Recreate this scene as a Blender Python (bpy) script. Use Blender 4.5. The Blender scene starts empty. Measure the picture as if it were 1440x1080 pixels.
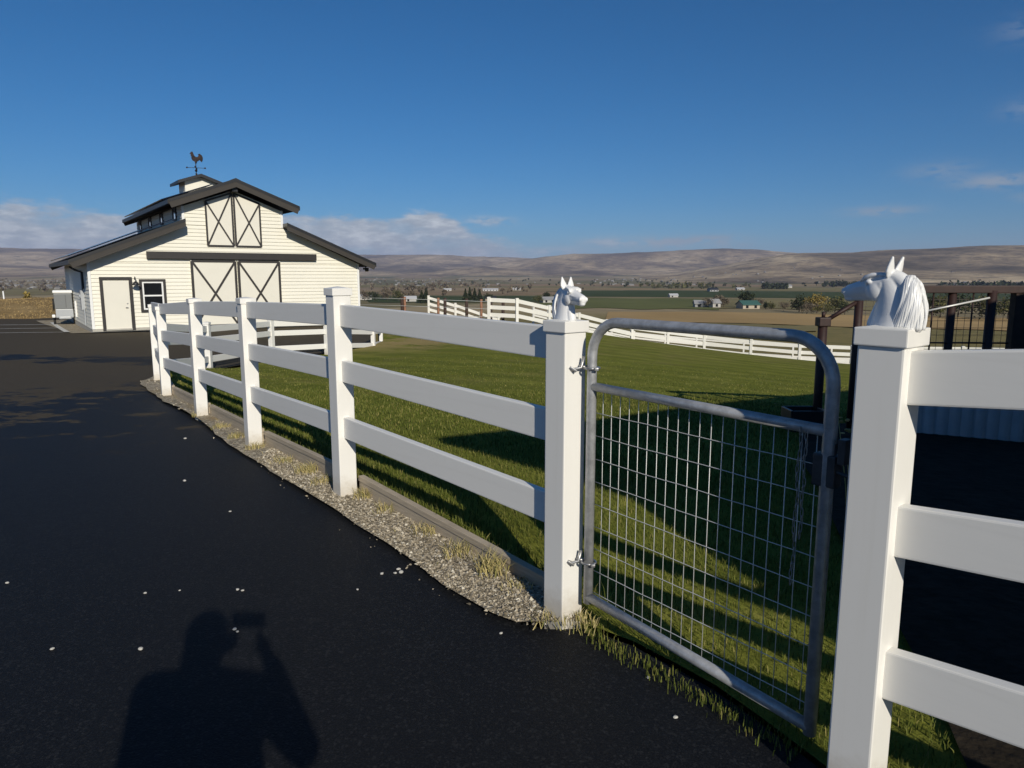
import bpy, bmesh, math, random
import numpy as np
from mathutils import Vector, Matrix
from mathutils.geometry import delaunay_2d_cdt
random.seed(7); RNG = np.random.default_rng(7)
C = bpy.context.scene.collection
R = math.radians
ORG = {}

# ------------------------------------------------------------------ helpers
class MB:
    """collects shapes; build() links them as ONE mesh object"""
    def __init__(s, M=None): s.v = []; s.f = []; s.M = M or Matrix.Identity(4)
    def add(s, vs, fs):
        b = len(s.v); s.v += [tuple(s.M @ Vector(p)) for p in vs]; s.f += [tuple(i + b for i in f) for f in fs]; return s
    def box(s, c, d, rot=None, bev=0.0):
        bm = bmesh.new(); bmesh.ops.create_cube(bm, size=1)
        for v in bm.verts: v.co = Vector((v.co.x * d[0], v.co.y * d[1], v.co.z * d[2]))
        if bev: bmesh.ops.bevel(bm, geom=bm.edges[:], offset=bev, segments=2, affect='EDGES', profile=0.6)
        m = Matrix.Translation(c) @ (rot.to_4x4() if rot is not None else Matrix.Identity(4))
        bm.verts.index_update()
        s.add([m @ v.co for v in bm.verts], [[v.index for v in f.verts] for f in bm.faces]); bm.free(); return s
    def beam(s, a, b, w, h, bev=0.0, up=(0, 0, 1)):
        a, b = Vector(a), Vector(b); x = (b - a); L = x.length; x.normalize()
        y = Vector(up).cross(x).normalized(); z = x.cross(y)
        rot = Matrix((x, y, z)).transposed()
        return s.box((a + b) / 2, (L, w, h), rot, bev)
    def tube(s, pts, r, n=10, caps=True):
        pts = [Vector(p) for p in pts]; rs = r if isinstance(r, (list, tuple)) else [r] * len(pts)
        vs = []; fs = []; prev = None
        for i, p in enumerate(pts):
            t = (pts[min(i + 1, len(pts) - 1)] - pts[max(i - 1, 0)])
            if t.length < 1e-9: t = Vector((0, 0, 1))
            t.normalize()
            if prev is None:
                a = Vector((0, 0, 1)) if abs(t.z) < .9 else Vector((1, 0, 0)); x = t.cross(a).normalized()
            else: x = (prev - t * prev.dot(t)).normalized()
            prev = x; y = t.cross(x)
            for k in range(n):
                an = 2 * math.pi * k / n; vs.append(p + (x * math.cos(an) + y * math.sin(an)) * rs[i])
        for i in range(len(pts) - 1):
            for k in range(n):
                k2 = (k + 1) % n; fs.append((i * n + k, i * n + k2, (i + 1) * n + k2, (i + 1) * n + k))
        if caps: fs.append(tuple(range(n - 1, -1, -1))); fs.append(tuple((len(pts) - 1) * n + k for k in range(n)))
        return s.add(vs, fs)
    def ball(s, c, r, sub=2, rot=None):
        r = r if isinstance(r, (list, tuple)) else (r, r, r)
        bm = bmesh.new(); bmesh.ops.create_icosphere(bm, subdivisions=sub, radius=1)
        m = Matrix.Translation(c) @ (rot.to_4x4() if rot is not None else Matrix.Identity(4)) @ Matrix.Diagonal((*r, 1))
        bm.verts.index_update()
        s.add([m @ v.co for v in bm.verts], [[v.index for v in f.verts] for f in bm.faces]); bm.free(); return s
    def capsule(s, a, b, ra, rb, step=.35):
        a, b = Vector(a), Vector(b); n = max(1, int((b - a).length / (min(ra, rb) * step)))
        for i in range(n + 1): t = i / n; s.ball(a.lerp(b, t), ra + (rb - ra) * t, 2)
        return s
    def prism(s, poly, fr, to):
        """poly: 2d list; fr/to: functions mapping 2d point to 3d (front/back)"""
        n = len(poly); vs = [fr(p) for p in poly] + [to(p) for p in poly]
        fs = [tuple(range(n)), tuple(range(2 * n - 1, n - 1, -1))] + [(i, i + n, (i + 1) % n + n, (i + 1) % n) for i in range(n)]
        return s.add(vs, fs)
    def build(s, name, mat, parent=None, smooth=False, origin=None):
        return mesh_obj(name, np.array(s.v, float), s.f, mat, parent, smooth, origin)

def mesh_obj(name, v, f, mat, parent=None, smooth=False, origin=None):
    v = np.asarray(v, float)
    o3 = np.array(origin if origin is not None else (v.min(0) + v.max(0)) / 2)
    me = bpy.data.meshes.new(name); me.from_pydata((v - o3).tolist(), [], [tuple(x) for x in f])
    if smooth: me.polygons.foreach_set('use_smooth', [True] * len(me.polygons))
    bm = bmesh.new(); bm.from_mesh(me); bmesh.ops.recalc_face_normals(bm, faces=bm.faces[:]); bm.to_mesh(me); bm.free()
    me.materials.append(mat); o = bpy.data.objects.new(name, me); C.objects.link(o)
    return place(o, o3, parent)
def place(o, o3, parent):
    po = np.zeros(3)
    if parent is not None: o.parent = parent; po = ORG[parent.name]
    o.location = Vector(np.asarray(o3, float) - po); ORG[o.name] = np.asarray(o3, float); return o
def raw_mesh(name, v, tris, mat, smooth=False):
    """fast numpy triangle mesh"""
    me = bpy.data.meshes.new(name); v = np.asarray(v, np.float32); t = np.asarray(tris, np.int32)
    k = t.shape[1]
    me.vertices.add(len(v)); me.vertices.foreach_set('co', v.ravel())
    me.loops.add(t.size); me.loops.foreach_set('vertex_index', t.ravel())
    me.polygons.add(len(t)); me.polygons.foreach_set('loop_start', np.arange(0, t.size, k, dtype=np.int32))
    me.polygons.foreach_set('use_smooth', np.full(len(t), smooth))
    me.update(calc_edges=True); me.validate(); me.materials.append(mat)
    o = bpy.data.objects.new(name, me); C.objects.link(o); ORG[o.name] = np.zeros(3); return o
def tag(o, label=None, cat=None, group=None, kind=None):
    if label: o['label'] = label
    if cat: o['category'] = cat
    if group: o['group'] = group
    if kind: o['kind'] = kind
    return o
def thing(name, loc, label, cat, group=None):
    o = bpy.data.objects.new(name, None); C.objects.link(o); o.empty_display_size = .2
    place(o, loc, None); return tag(o, label, cat, group)
def remeshed(mb, name, mat, parent, voxel, smooth=4, origin=None, fac=.5):
    o = mb.build(name, mat, parent, True, origin)
    m = o.modifiers.new('r', 'REMESH'); m.mode = 'VOXEL'; m.voxel_size = voxel; m.use_smooth_shade = True
    s = o.modifiers.new('s', 'SMOOTH'); s.iterations = smooth; s.factor = fac
    dg = bpy.context.evaluated_depsgraph_get(); dg.update()
    me = bpy.data.meshes.new_from_object(o.evaluated_get(dg)); o.modifiers.clear(); o.data = me
    if not me.materials: me.materials.append(mat)
    return o

# ------------------------------------------------------------------ materials
def mat(name, col, rough=.6, metal=0.0, noise=None, bump=None, spec=.5, col2=None):
    """noise=(scale, amount) mixes col towards col2; bump=(scale, strength, distance)"""
    m = bpy.data.materials.new(name); m.use_nodes = True; nt = m.node_tree; N = nt.nodes; L = nt.links
    b = N['Principled BSDF']; b.inputs['Roughness'].default_value = rough; b.inputs['Metallic'].default_value = metal
    b.inputs['Specular IOR Level'].default_value = spec
    b.inputs['Base Color'].default_value = (*col, 1)
    tc = N.new('ShaderNodeTexCoord')
    if noise:
        t = N.new('ShaderNodeTexNoise'); t.inputs['Scale'].default_value = noise[0]; t.inputs['Detail'].default_value = 8; t.inputs['Roughness'].default_value = .65
        L.new(tc.outputs['Object'], t.inputs['Vector'])
        r = N.new('ShaderNodeValToRGB'); c2 = col2 or tuple(x * (1 - noise[1]) for x in col)
        r.color_ramp.elements[0].position = .35; r.color_ramp.elements[1].position = .65
        r.color_ramp.elements[0].color = (*c2, 1); r.color_ramp.elements[1].color = (*col, 1)
        L.new(t.outputs['Fac'], r.inputs['Fac']); L.new(r.outputs['Color'], b.inputs['Base Color'])
    if bump:
        t = N.new('ShaderNodeTexNoise'); t.inputs['Scale'].default_value = bump[0]; t.inputs['Detail'].default_value = 6
        L.new(tc.outputs['Object'], t.inputs['Vector'])
        bp = N.new('ShaderNodeBump'); bp.inputs['Strength'].default_value = bump[1]; bp.inputs['Distance'].default_value = bump[2]
        L.new(t.outputs['Fac'], bp.inputs['Height']); L.new(bp.outputs['Normal'], b.inputs['Normal'])
    return m
class NT:
    """small node-graph helper"""
    def __init__(s, m): s.m = m; m.use_nodes = True; s.t = m.node_tree; s.N = s.t.nodes; s.L = s.t.links
    def n(s, typ, **kw):
        x = s.N.new(typ)
        for k, v in kw.items():
            if k.startswith('i_'):
                key = k[2:]; key = int(key) if key.isdigit() else key.replace('_', ' ')
                if hasattr(v, 'is_linked') or hasattr(v, 'links'): s.L.new(v, x.inputs[key])
                else: x.inputs[key].default_value = v
            else: setattr(x, k, v)
        return x
    def math(s, op, a, b=0.0, clamp=False):
        x = s.N.new('ShaderNodeMath'); x.operation = op; x.use_clamp = clamp
        for i, q in enumerate((a, b)):
            if hasattr(q, 'links'): s.L.new(q, x.inputs[i])
            else: x.inputs[i].default_value = q
        return x.outputs[0]
    def noise(s, vec, scale, detail=6, rough=.6):
        x = s.N.new('ShaderNodeTexNoise'); x.inputs['Scale'].default_value = scale; x.inputs['Detail'].default_value = detail; x.inputs['Roughness'].default_value = rough
        s.L.new(vec, x.inputs['Vector']); return x.outputs['Fac']
    def ramp(s, fac, stops):
        x = s.N.new('ShaderNodeValToRGB'); e = x.color_ramp.elements
        while len(e) < len(stops): e.new(.5)
        for q, (p, c) in zip(e, stops): q.position = p; q.color = (*c, 1) if len(c) == 3 else c
        s.L.new(fac, x.inputs['Fac']); return x.outputs['Color']
    def step(s, fac, a, b):
        x = s.N.new('ShaderNodeMapRange'); x.interpolation_type = 'SMOOTHSTEP'
        x.inputs['From Min'].default_value = a; x.inputs['From Max'].default_value = b; s.L.new(fac, x.inputs['Value']); return x.outputs['Result']
    def mix(s, fac, a, b):
        x = s.N.new('ShaderNodeMix'); x.data_type = 'RGBA'
        for k, q in ((0, fac), (6, a), (7, b)):
            if hasattr(q, 'links'): s.L.new(q, x.inputs[k])
            else: x.inputs[k].default_value = q if k == 0 else (*q, 1)
        return x.outputs[2]
    def bump(s, h, st, d):
        x = s.N.new('ShaderNodeBump'); x.inputs['Strength'].default_value = st; x.inputs['Distance'].default_value = d; s.L.new(h, x.inputs['Height']); return x.outputs['Normal']
    def scale(s, vec, sc):
        x = s.N.new('ShaderNodeMapping'); x.inputs['Scale'].default_value = sc; s.L.new(vec, x.inputs['Vector']); return x.outputs['Vector']
def newmat(name):
    m = bpy.data.materials.new(name); g = NT(m); b = g.N['Principled BSDF']; tc = g.N.new('ShaderNodeTexCoord'); return m, g, b, tc.outputs['Object']

M = {}
M['vinyl'] = mat('white_vinyl', (.80, .785, .74), .38, noise=(2.2, .05), spec=.4)
def vinyl():
    m, g, b, oc = newmat('white_vinyl_post'); sx = g.n('ShaderNodeSeparateXYZ'); g.L.new(oc, sx.inputs[0])
    n = g.noise(oc, 9, 6, .7); st = g.noise(g.scale(oc, (30, 30, 1.2)), 1, 4, .6)
    c = g.mix(g.math('MULTIPLY', g.step(st, .52, .75), .12), (.80, .785, .74), (.66, .63, .55))
    d = g.step(g.math('ADD', sx.outputs[2], g.math('MULTIPLY', g.math('SUBTRACT', n, .5), .22)), .16, .02)
    c = g.mix(g.math('MULTIPLY', d, .5), c, (.42, .35, .25)); g.L.new(c, b.inputs['Base Color']); b.inputs['Roughness'].default_value = .38; b.inputs['Specular IOR Level'].default_value = .4
    return m
M['vinylpost'] = vinyl()
def railmat():
    m, g, b, oc = newmat('white_vinyl_rail'); st = g.noise(g.scale(oc, (1.5, 1.5, 34)), 1, 6, .65); n = g.noise(oc, 3.5, 6, .7)
    c = g.mix(g.math('MULTIPLY', g.step(st, .48, .72), .13), (.80, .785, .74), (.60, .575, .52)); c = g.mix(g.math('MULTIPLY', g.step(n, .56, .72), .10), c, (.52, .48, .40))
    g.L.new(c, b.inputs['Base Color']); b.inputs['Roughness'].default_value = .42; b.inputs['Specular IOR Level'].default_value = .35
    g.L.new(g.bump(g.noise(g.scale(oc, (1, 1, 6)), 2.0, 3), .12, .01), b.inputs['Normal']); return m
M['vinylrail'] = railmat()
M['farvinyl'] = mat('weathered_white_vinyl', (.80, .78, .72), .5, noise=(.8, .08))
M['statue'] = mat('painted_white_resin', (.80, .80, .79), .3, bump=(120, .08, .002))
M['cream'] = mat('cream_siding', (.80, .77, .66), .55, noise=(.6, .05))
M['creamdoor'] = mat('cream_door_paint', (.76, .73, .63), .5, noise=(1.5, .05))
M['trimdark'] = mat('dark_brown_trim', (.030, .026, .024), .5, noise=(3, .2))
M['fascia'] = mat('charcoal_fascia', (.012, .0125, .014), .45)
M['soffit'] = mat('taupe_soffit', (.042, .036, .030), .7, noise=(2, .15))
M['roof'] = mat('dark_metal_roof', (.03, .032, .036), .4, .0, noise=(2, .2))
M['solar'] = mat('solar_glass', (.008, .01, .02), .15)
M['glass'] = mat('dark_window_glass', (.012, .013, .015), .06)
M['palewindow'] = mat('pale_clerestory_glass', (.85, .87, .88), .08, .85)
M['whiteframe'] = mat('white_window_frame', (.8, .8, .78), .4)
M['concrete'] = mat('pale_concrete', (.45, .43, .38), .85, noise=(4, .2))
M['blackmetal'] = mat('black_metal', (.02, .02, .022), .4)
M['rustpipe'] = mat('rust_red_pipe', (.036, .014, .011), .6, noise=(12, .45))
M['brownpost'] = mat('orange_brown_wood_post', (.34, .17, .10), .8, noise=(8, .4))
M['darkpost'] = mat('dark_brown_wood_post', (.06, .035, .025), .8, noise=(8, .4))
M['wire'] = mat('galvanized_wire', (.66, .66, .63), .42, .25)
M['penwire'] = mat('dull_dark_wire', (.16, .14, .12), .6, .3)
M['galv'] = mat('galvanized_tube', (.52, .53, .54), .42, .4, noise=(25, .35), bump=(60, .06, .002))
M['hardware'] = mat('zinc_hardware', (.5, .5, .5), .4, .8, noise=(40, .4))
M['steel'] = mat('dark_steel_latch', (.09, .09, .095), .5, .6, noise=(20, .3))
M['chain'] = mat('dull_chain_steel', (.30, .30, .29), .45, .6)
M['skin'] = mat('skin', (.5, .3, .22), .5)
M['jacket'] = mat('navy_jacket_cloth', (.03, .04, .07), .85, noise=(30, .3), bump=(90, .2, .003))
M['trousers'] = mat('grey_denim', (.06, .07, .1), .9, noise=(60, .3))
M['hair'] = mat('brown_hair', (.05, .03, .018), .6, noise=(80, .5))
M['shoe'] = mat('brown_leather', (.07, .04, .025), .5)
M['rubber'] = mat('black_rubber', (.012, .012, .012), .7)
M['greypaint'] = mat('grey_trailer_paint', (.16, .17, .175), .4)
M['silver'] = mat('silver_trailer_paint', (.38, .40, .42), .35)
M['whitepaint'] = mat('white_paint', (.8, .8, .78), .4)
M['roadpaint'] = mat('white_road_paint', (.78, .77, .72), .7, noise=(6, .35))
M['pebble'] = mat('pale_pebble', (.55, .53, .48), .8, noise=(60, .3))
M['bark'] = mat('tree_bark', (.09, .065, .045), .9, noise=(6, .4))
M['copper'] = mat('aged_copper', (.12, .07, .045), .45, .6, noise=(9, .6), col2=(.02, .025, .03))

# lap-sided white shed boards, corrugated skirt
M['skirt'] = mat('white_corrugated_metal', (.62, .66, .68), .5, .2, noise=(4, .15))
M['shedwall'] = mat('grey_board_wall', (.3, .3, .29), .8, noise=(3, .2))

def timber(name, c1, c2):
    m, g, b, oc = newmat(name)
    v = g.scale(oc, (3, 3, 60)); n = g.noise(v, 1.6, 8, .7)
    n2 = g.noise(oc, 5, 4)
    c = g.ramp(n, [(.3, c2), (.7, c1)]); c = g.mix(g.math('MULTIPLY', n2, .5), c, c2)
    g.L.new(c, b.inputs['Base Color']); b.inputs['Roughness'].default_value = .85
    g.L.new(g.bump(n, .5, .004), b.inputs['Normal']); return m
M['timber'] = timber('weathered_timber', (.56, .47, .35), (.32, .265, .19))

def asphalt():
    m, g, b, oc = newmat('sealed_asphalt')
    sx = g.n('ShaderNodeSeparateXYZ'); g.L.new(oc, sx.inputs[0]); X, Y = sx.outputs[0], sx.outputs[1]
    fine = g.noise(oc, 160, 3, .7); speck = g.n('ShaderNodeTexVoronoi', i_Scale=95.0); g.L.new(oc, speck.inputs['Vector'])
    base = g.ramp(fine, [(.3, (.0045, .005, .0062)), (.55, (.0105, .0112, .0128)), (.75, (.027, .0275, .029))])
    hot = g.step(g.n('ShaderNodeSeparateColor', i_Color=speck.outputs['Color']).outputs[0], .80, .99)
    base = g.mix(g.math('MULTIPLY', hot, .24), base, (.055, .056, .058))
    # dry, unsealed patches get more frequent towards the barn
    big = g.noise(g.scale(oc, (.13, .22, .3)), 1.0, 7, .62); med = g.noise(g.scale(oc, (1.5, 2.0, .6)), 1.0, 9, .75)
    d = g.math('ADD', g.math('MULTIPLY', big, .42), g.math('MULTIPLY', med, .58))
    far = g.step(Y, 10.8, 14.5); near = g.step(Y, 5.8, 8.5)
    thr = g.math('ADD', g.math('ADD', d, g.math('MULTIPLY', g.step(X, -4.5, -7.5), .035)), g.math('MULTIPLY', far, .18)); thr = g.math('ADD', thr, .024)
    streak = g.math('POWER', 2.718, g.math('MULTIPLY', g.math('POWER', g.math('DIVIDE', g.math('SUBTRACT', Y, 17.6), 1.5), 2.0), -1.0))
    thr = g.math('SUBTRACT', thr, g.math('MULTIPLY', g.math('MULTIPLY', streak, g.step(X, -4.5, -9.5)), .24))
    patch = g.math('MULTIPLY', g.step(thr, .55, .566), near)
    dry = g.ramp(g.noise(oc, 22, 5, .7), [(.3, (.058, .046, .030)), (.7, (.090, .073, .049))])
    c = g.mix(patch, base, dry)
    g.L.new(c, b.inputs['Base Color'])
    rr = g.n('ShaderNodeMapRange'); g.L.new(patch, rr.inputs['Value']); rr.inputs['To Min'].default_value = .62; rr.inputs['To Max'].default_value = .85
    g.L.new(rr.outputs[0], b.inputs['Roughness']); b.inputs['Specular IOR Level'].default_value = .13
    h = g.math('ADD', g.noise(oc, 110, 2, .6), g.math('MULTIPLY', g.noise(oc, 6, 3), .5))
    g.L.new(g.bump(h, .55, .006), b.inputs['Normal']); return m
M['asphalt'] = asphalt()

def lawnmat():
    m, g, b, oc = newmat('lawn_turf')
    sx = g.n('ShaderNodeSeparateXYZ'); g.L.new(oc, sx.inputs[0]); Y = sx.outputs[1]
    n1 = g.noise(oc, .55, 6, .65); n2 = g.noise(g.scale(oc, (.8, 1.6, 1)), 1.1, 9, .75); n3 = g.noise(oc, 45, 3, .7)
    c = g.ramp(n2, [(.3, (.13, .143, .024)), (.55, (.225, .232, .042)), (.75, (.34, .31, .085))])
    c = g.mix(g.math('MULTIPLY', g.step(n1, .5, .68), .5), c, (.24, .20, .07))
    mow = g.math('ADD', g.math('ADD', g.math('MULTIPLY', sx.outputs[0], .62), g.math('MULTIPLY', Y, .78)), g.math('MULTIPLY', n1, 1.6))
    mow = g.step(g.math('SINE', g.math('MULTIPLY', mow, 4.6)), -.5, .5)
    c = g.mix(g.math('MULTIPLY', mow, .38), c, (.10, .125, .022))
    c = g.mix(g.math('MULTIPLY', g.step(n3, .35, .62), .45), (.03, .042, .011), c) if False else g.mix(g.math('MULTIPLY', g.step(n3, .45, .7), .35), c, (.02, .03, .008))
    # bleached edge of the lawn
    dry = g.math('MULTIPLY', g.step(Y, 18.5, 24.0), g.step(g.noise(oc, .5, 6, .7), .42, .54))
    sep = g.step(sx.outputs[0], 1.5, -3.0)
    c = g.mix(g.math('MULTIPLY', dry, g.math('ADD', g.math('MULTIPLY', sep, .75), .12)), c, (.36, .27, .12))
    g.L.new(c, b.inputs['Base Color']); b.inputs['Roughness'].default_value = .95; b.inputs['Specular IOR Level'].default_value = .02
    g.L.new(g.bump(g.noise(oc, 30, 4, .8), .45, .03), b.inputs['Normal']); return m
M['lawn'] = lawnmat()
def blade(name, stops):
    m, g, b, oc = newmat(name); gi = g.n('ShaderNodeNewGeometry')
    c = g.ramp(gi.outputs['Random Per Island'], stops); g.L.new(c, b.inputs['Base Color'])
    b.inputs['Roughness'].default_value = .6; b.inputs['Specular IOR Level'].default_value = .12; return m
M['blade'] = blade('grass_blade', [(0, (.056, .076, .013)), (.5, (.105, .126, .023)), (.85, (.162, .17, .040)), (1, (.29, .25, .09))])
M['drygrass'] = blade('dry_grass_blade', [(0, (.29, .20, .085)), (.6, (.38, .27, .12)), (1, (.45, .33, .16))])
M['weed'] = blade('weed_blade', [(0, (.20, .20, .06)), (.5, (.42, .34, .14)), (1, (.58, .48, .24))])
M['gravel'] = blade('gravel_stone', [(0, (.13, .11, .078)), (.4, (.30, .255, .185)), (.8, (.48, .42, .32)), (1, (.66, .61, .50))])
def gravelbase():
    m, g, b, oc = newmat('gravel_bed'); v = g.n('ShaderNodeTexVoronoi', i_Scale=55.0); g.L.new(oc, v.inputs['Vector'])
    c = g.ramp(g.n('ShaderNodeSeparateColor', i_Color=v.outputs['Color']).outputs[0], [(0, (.15, .125, .085)), (.6, (.34, .285, .20)), (1, (.56, .49, .36))])
    c = g.mix(g.step(g.noise(oc, 1.6, 5), .55, .72), c, (.27, .2, .1))
    g.L.new(c, b.inputs['Base Color']); b.inputs['Roughness'].default_value = .9
    g.L.new(g.bump(v.outputs['Distance'], .8, .012), b.inputs['Normal']); return m
M['gravelbed'] = gravelbase()
def groundmat():
    m, g, b, oc = newmat('valley_ground')
    sx = g.n('ShaderNodeSeparateXYZ'); g.L.new(oc, sx.inputs[0]); X, Y = sx.outputs[0], sx.outputs[1]
    near = g.noise(oc, .35, 8, .7); fine = g.noise(g.scale(oc, (2, 2, 2)), 3, 6, .8)
    gold = g.ramp(near, [(.3, (.20, .135, .06)), (.55, (.34, .235, .105)), (.75, (.42, .30, .15))])
    gold = g.mix(g.math('MULTIPLY', g.step(fine, .5, .75), .5), gold, (.14, .09, .04))
    olive = g.ramp(near, [(.3, (.15, .135, .05)), (.6, (.27, .215, .085)), (.8, (.36, .27, .13))])
    left = g.step(X, -8.0, -16.0)
    c = g.mix(left, olive, gold)
    pv = g.n('ShaderNodeTexVoronoi', i_Scale=.0042); pv.distance = 'CHEBYCHEV'
    g.L.new(g.scale(oc, (1, .42, 0)), pv.inputs['Vector'])
    pc = g.n('ShaderNodeSeparateColor', i_Color=pv.outputs['Color']).outputs[0]
    farm = g.ramp(pc, [(0, (.11, .115, .048)), (.25, (.20, .175, .08)), (.5, (.31, .245, .135)), (.72, (.42, .33, .19)), (1, (.26, .18, .11))])
    farm = g.mix(g.math('MULTIPLY', g.step(g.noise(oc, .02, 8, .7), .45, .7), .5), farm, (.17, .135, .085))
    rr = g.n('ShaderNodeVectorMath', operation='LENGTH'); g.L.new(oc, rr.inputs[0])
    c = g.mix(g.step(rr.outputs['Value'], 170.0, 300.0), c, farm)
    g.L.new(c, b.inputs['Base Color']); b.inputs['Roughness'].default_value = .95; b.inputs['Specular IOR Level'].default_value = .1
    g.L.new(g.bump(g.noise(oc, 6, 5, .8), .7, .08), b.inputs['Normal']); return m
M['ground'] = groundmat()
def hillmat():
    m, g, b, oc = newmat('sagebrush_hill')
    n1 = g.noise(g.scale(oc, (1, .5, 2)), .0016, 10, .72); n2 = g.noise(oc, .009, 8, .75); n3 = g.noise(g.scale(oc, (1, .4, 1)), .0004, 6, .6)
    c = g.ramp(n1, [(.38, (.11, .09, .06)), (.465, (.25, .195, .125)), (.53, (.42, .32, .195)), (.61, (.62, .49, .31))])
    c = g.mix(g.math('MULTIPLY', g.step(n2, .5, .60), .65), c, (.10, .09, .066))
    c = g.mix(g.math('MULTIPLY', g.step(n3, .5, .62), .45), c, (.16, .115, .085))
    g.L.new(c, b.inputs['Base Color']); b.inputs['Roughness'].default_value = 1; b.inputs['Specular IOR Level'].default_value = 0
    g.L.new(g.bump(g.noise(oc, .006, 8, .7), .8, 30), b.inputs['Normal']); return m
M['hill'] = hillmat()
def fieldmat(name, c1, c2, sc=.02):
    m, g, b, oc = newmat(name); n = g.noise(g.scale(oc, (1, .35, 1)), sc, 8, .7)
    g.L.new(g.ramp(n, [(.32, c2), (.68, c1)]), b.inputs['Base Color']); b.inputs['Roughness'].default_value = 1; b.inputs['Specular IOR Level'].default_value = .05; return m
def leafmat(name, a, b_, c_):
    m = blade(name, [(0, a), (.55, b_), (1, c_)]); return m
M['leafdark'] = leafmat('dark_evergreen_leaf', (.018, .026, .014), (.034, .045, .022), (.06, .07, .03))
M['leafolive'] = leafmat('olive_leaf', (.04, .048, .02), (.085, .088, .035), (.15, .14, .055))
M['leafgold'] = leafmat('autumn_leaf', (.12, .09, .03), (.24, .18, .05), (.36, .27, .08))
M['leafgrey'] = leafmat('bare_twig', (.08, .065, .045), (.15, .12, .085), (.23, .19, .13))

# ------------------------------------------------------------------ terrain
CP = np.array([(0, 0, 0), (0, -8, .08), (-3, 2, 0), (.24, 3.13, 0), (-1.187, 4.88, .03), (-2.43, 6.5, 0), (-3.7, 8.2, -.075),
 (-5.1, 10.3, -.165), (-6.14, 12.2, -.225), (-10, 10, -.2), (-10, 4, 0), (-20, 2, .05), (-25, 14, -.25), (-6.6, 15.4, -.47), (-5.5, 19.3, -.6),
 (-11, 20, -.5), (-16.8, 28.4, -.66), (-7.5, 35, -.72), (-12, 44, -.8), (-24, 38, -.74), (-30, 26, -.66), (-21, 43, -.62), (-44, 30, -.6),
 (-44, 58, .25), (-28, 58, .15), (-60, 50, .2), (1.1, 1.97, 0), (3, 6, -.1), (4.6, 8, -.2), (6, 8, -.34), (2.5, -2, .12), (6, 0, .05), (14, -6, .2),
 (12, 10, -.8), (.2, 36.8, -.78), (7.2, 42.8, -2.62), (11.5, 42, -3.08), (16.5, 40, -3.42), (25, 38, -3.4), (-5, 31, -.74), (0, 20, -.5), (5, 20, -.85), (12, 25, -1.6), (22, 22, -1.8),
 (-6.4, 50, -1.15), (-2.1, 48, -1.95), (2.4, 38.8, -1.35), (5, 58, -4), (20, 58, -4.8), (35, 45, -4.5), (0, -40, .3), (-40, -20, .3), (40, -20, .3), (45, 10, -2)], float)
def _tps(r2): return np.where(r2 > 1e-9, .5 * r2 * np.log(np.maximum(r2, 1e-9)), 0)
def _fit():
    n = len(CP); d = ((CP[:, None, :2] - CP[None, :, :2]) ** 2).sum(2); K = _tps(d) + np.eye(n) * .5
    P = np.c_[np.ones(n), CP[:, :2]]; A = np.block([[K, P], [P.T, np.zeros((3, 3))]])
    return np.linalg.solve(A, np.r_[CP[:, 2], 0, 0, 0])
TW = _fit()
def sstep(x, a, b): t = np.clip((x - a) / (b - a), 0, 1); return t * t * (3 - 2 * t)
VR = [0, 60, 100, 200, 400, 800, 2000, 3500, 6000, 14000]; VZ = [-3.2, -3.6, -6, -10, -14, -18, -21, -9, 26, 0]
def valley(r): return np.interp(r, VR, VZ)
def T(x, y):
    x = np.atleast_1d(np.asarray(x, float)); y = np.atleast_1d(np.asarray(y, float)); out = np.zeros_like(x)
    for i in range(0, len(x), 4000):
        xs, ys = x[i:i + 4000], y[i:i + 4000]; d = (xs[:, None] - CP[:, 0]) ** 2 + (ys[:, None] - CP[:, 1]) ** 2
        out[i:i + 4000] = _tps(d) @ TW[:-3] + TW[-3] + TW[-2] * xs + TW[-1] * ys
    r = np.hypot(x, y); w = sstep(r, 56, 115); near = np.clip(out, -8, 1.2)
    return near * (1 - w) + valley(r) * w
def t1(x, y): return float(T(x, y)[0])

FENCE = [(.237, 3.126, .038, 1.37), (-1.187, 4.877, .069, 1.45), (-2.43, 6.52, .03, 1.37), (-3.67, 8.24, -.03, 1.37), (-5.08, 10.29, -.136, 1.3), (-6.14, 12.18, -.18, 1.3)]
FL = np.array([(x, y) for x, y, _, _ in FENCE])
def fence_dist(x, y):
    """signed distance from near fence line (positive on the lawn side) and arc position"""
    p = np.c_[x, y]; best = np.full(len(p), 1e9); sg = np.zeros(len(p)); arc = np.zeros(len(p)); acc = 0
    for a, b in zip(FL[:-1], FL[1:]):
        d = b - a; L = np.hypot(*d); t = np.clip(((p - a) @ d) / L ** 2, 0, 1); q = a + t[:, None] * d; e = p - q; dist = np.hypot(e[:, 0], e[:, 1])
        s = np.sign(d[1] * e[:, 0] - d[0] * e[:, 1]); m = dist < best; best[m] = dist[m]; sg[m] = s[m]; arc[m] = acc + t[m] * L; acc += L
    return best * sg, arc
FZ = np.interp
def fbase(arc):
    acc = [0]
    for a, b in zip(FL[:-1], FL[1:]): acc.append(acc[-1] + np.hypot(*(b - a)))
    return np.interp(arc, acc, [p[2] for p in FENCE])
def lawn_z(x, y):
    x = np.atleast_1d(x).astype(float); y = np.atleast_1d(y).astype(float)
    d, arc = fence_dist(x, y); z = T(x, y)
    al = sstep(arc, .0, 1.0); tgt = (z + .004) * (1 - al) + al * (fbase(arc) + .07 * sstep(arc, .25, 1.4)); w = (1 - sstep(np.abs(d), .2, 3.5)) * (1 - sstep(arc, 11.5, 12.9))
    return z * (1 - w) + tgt * w + .01
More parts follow.
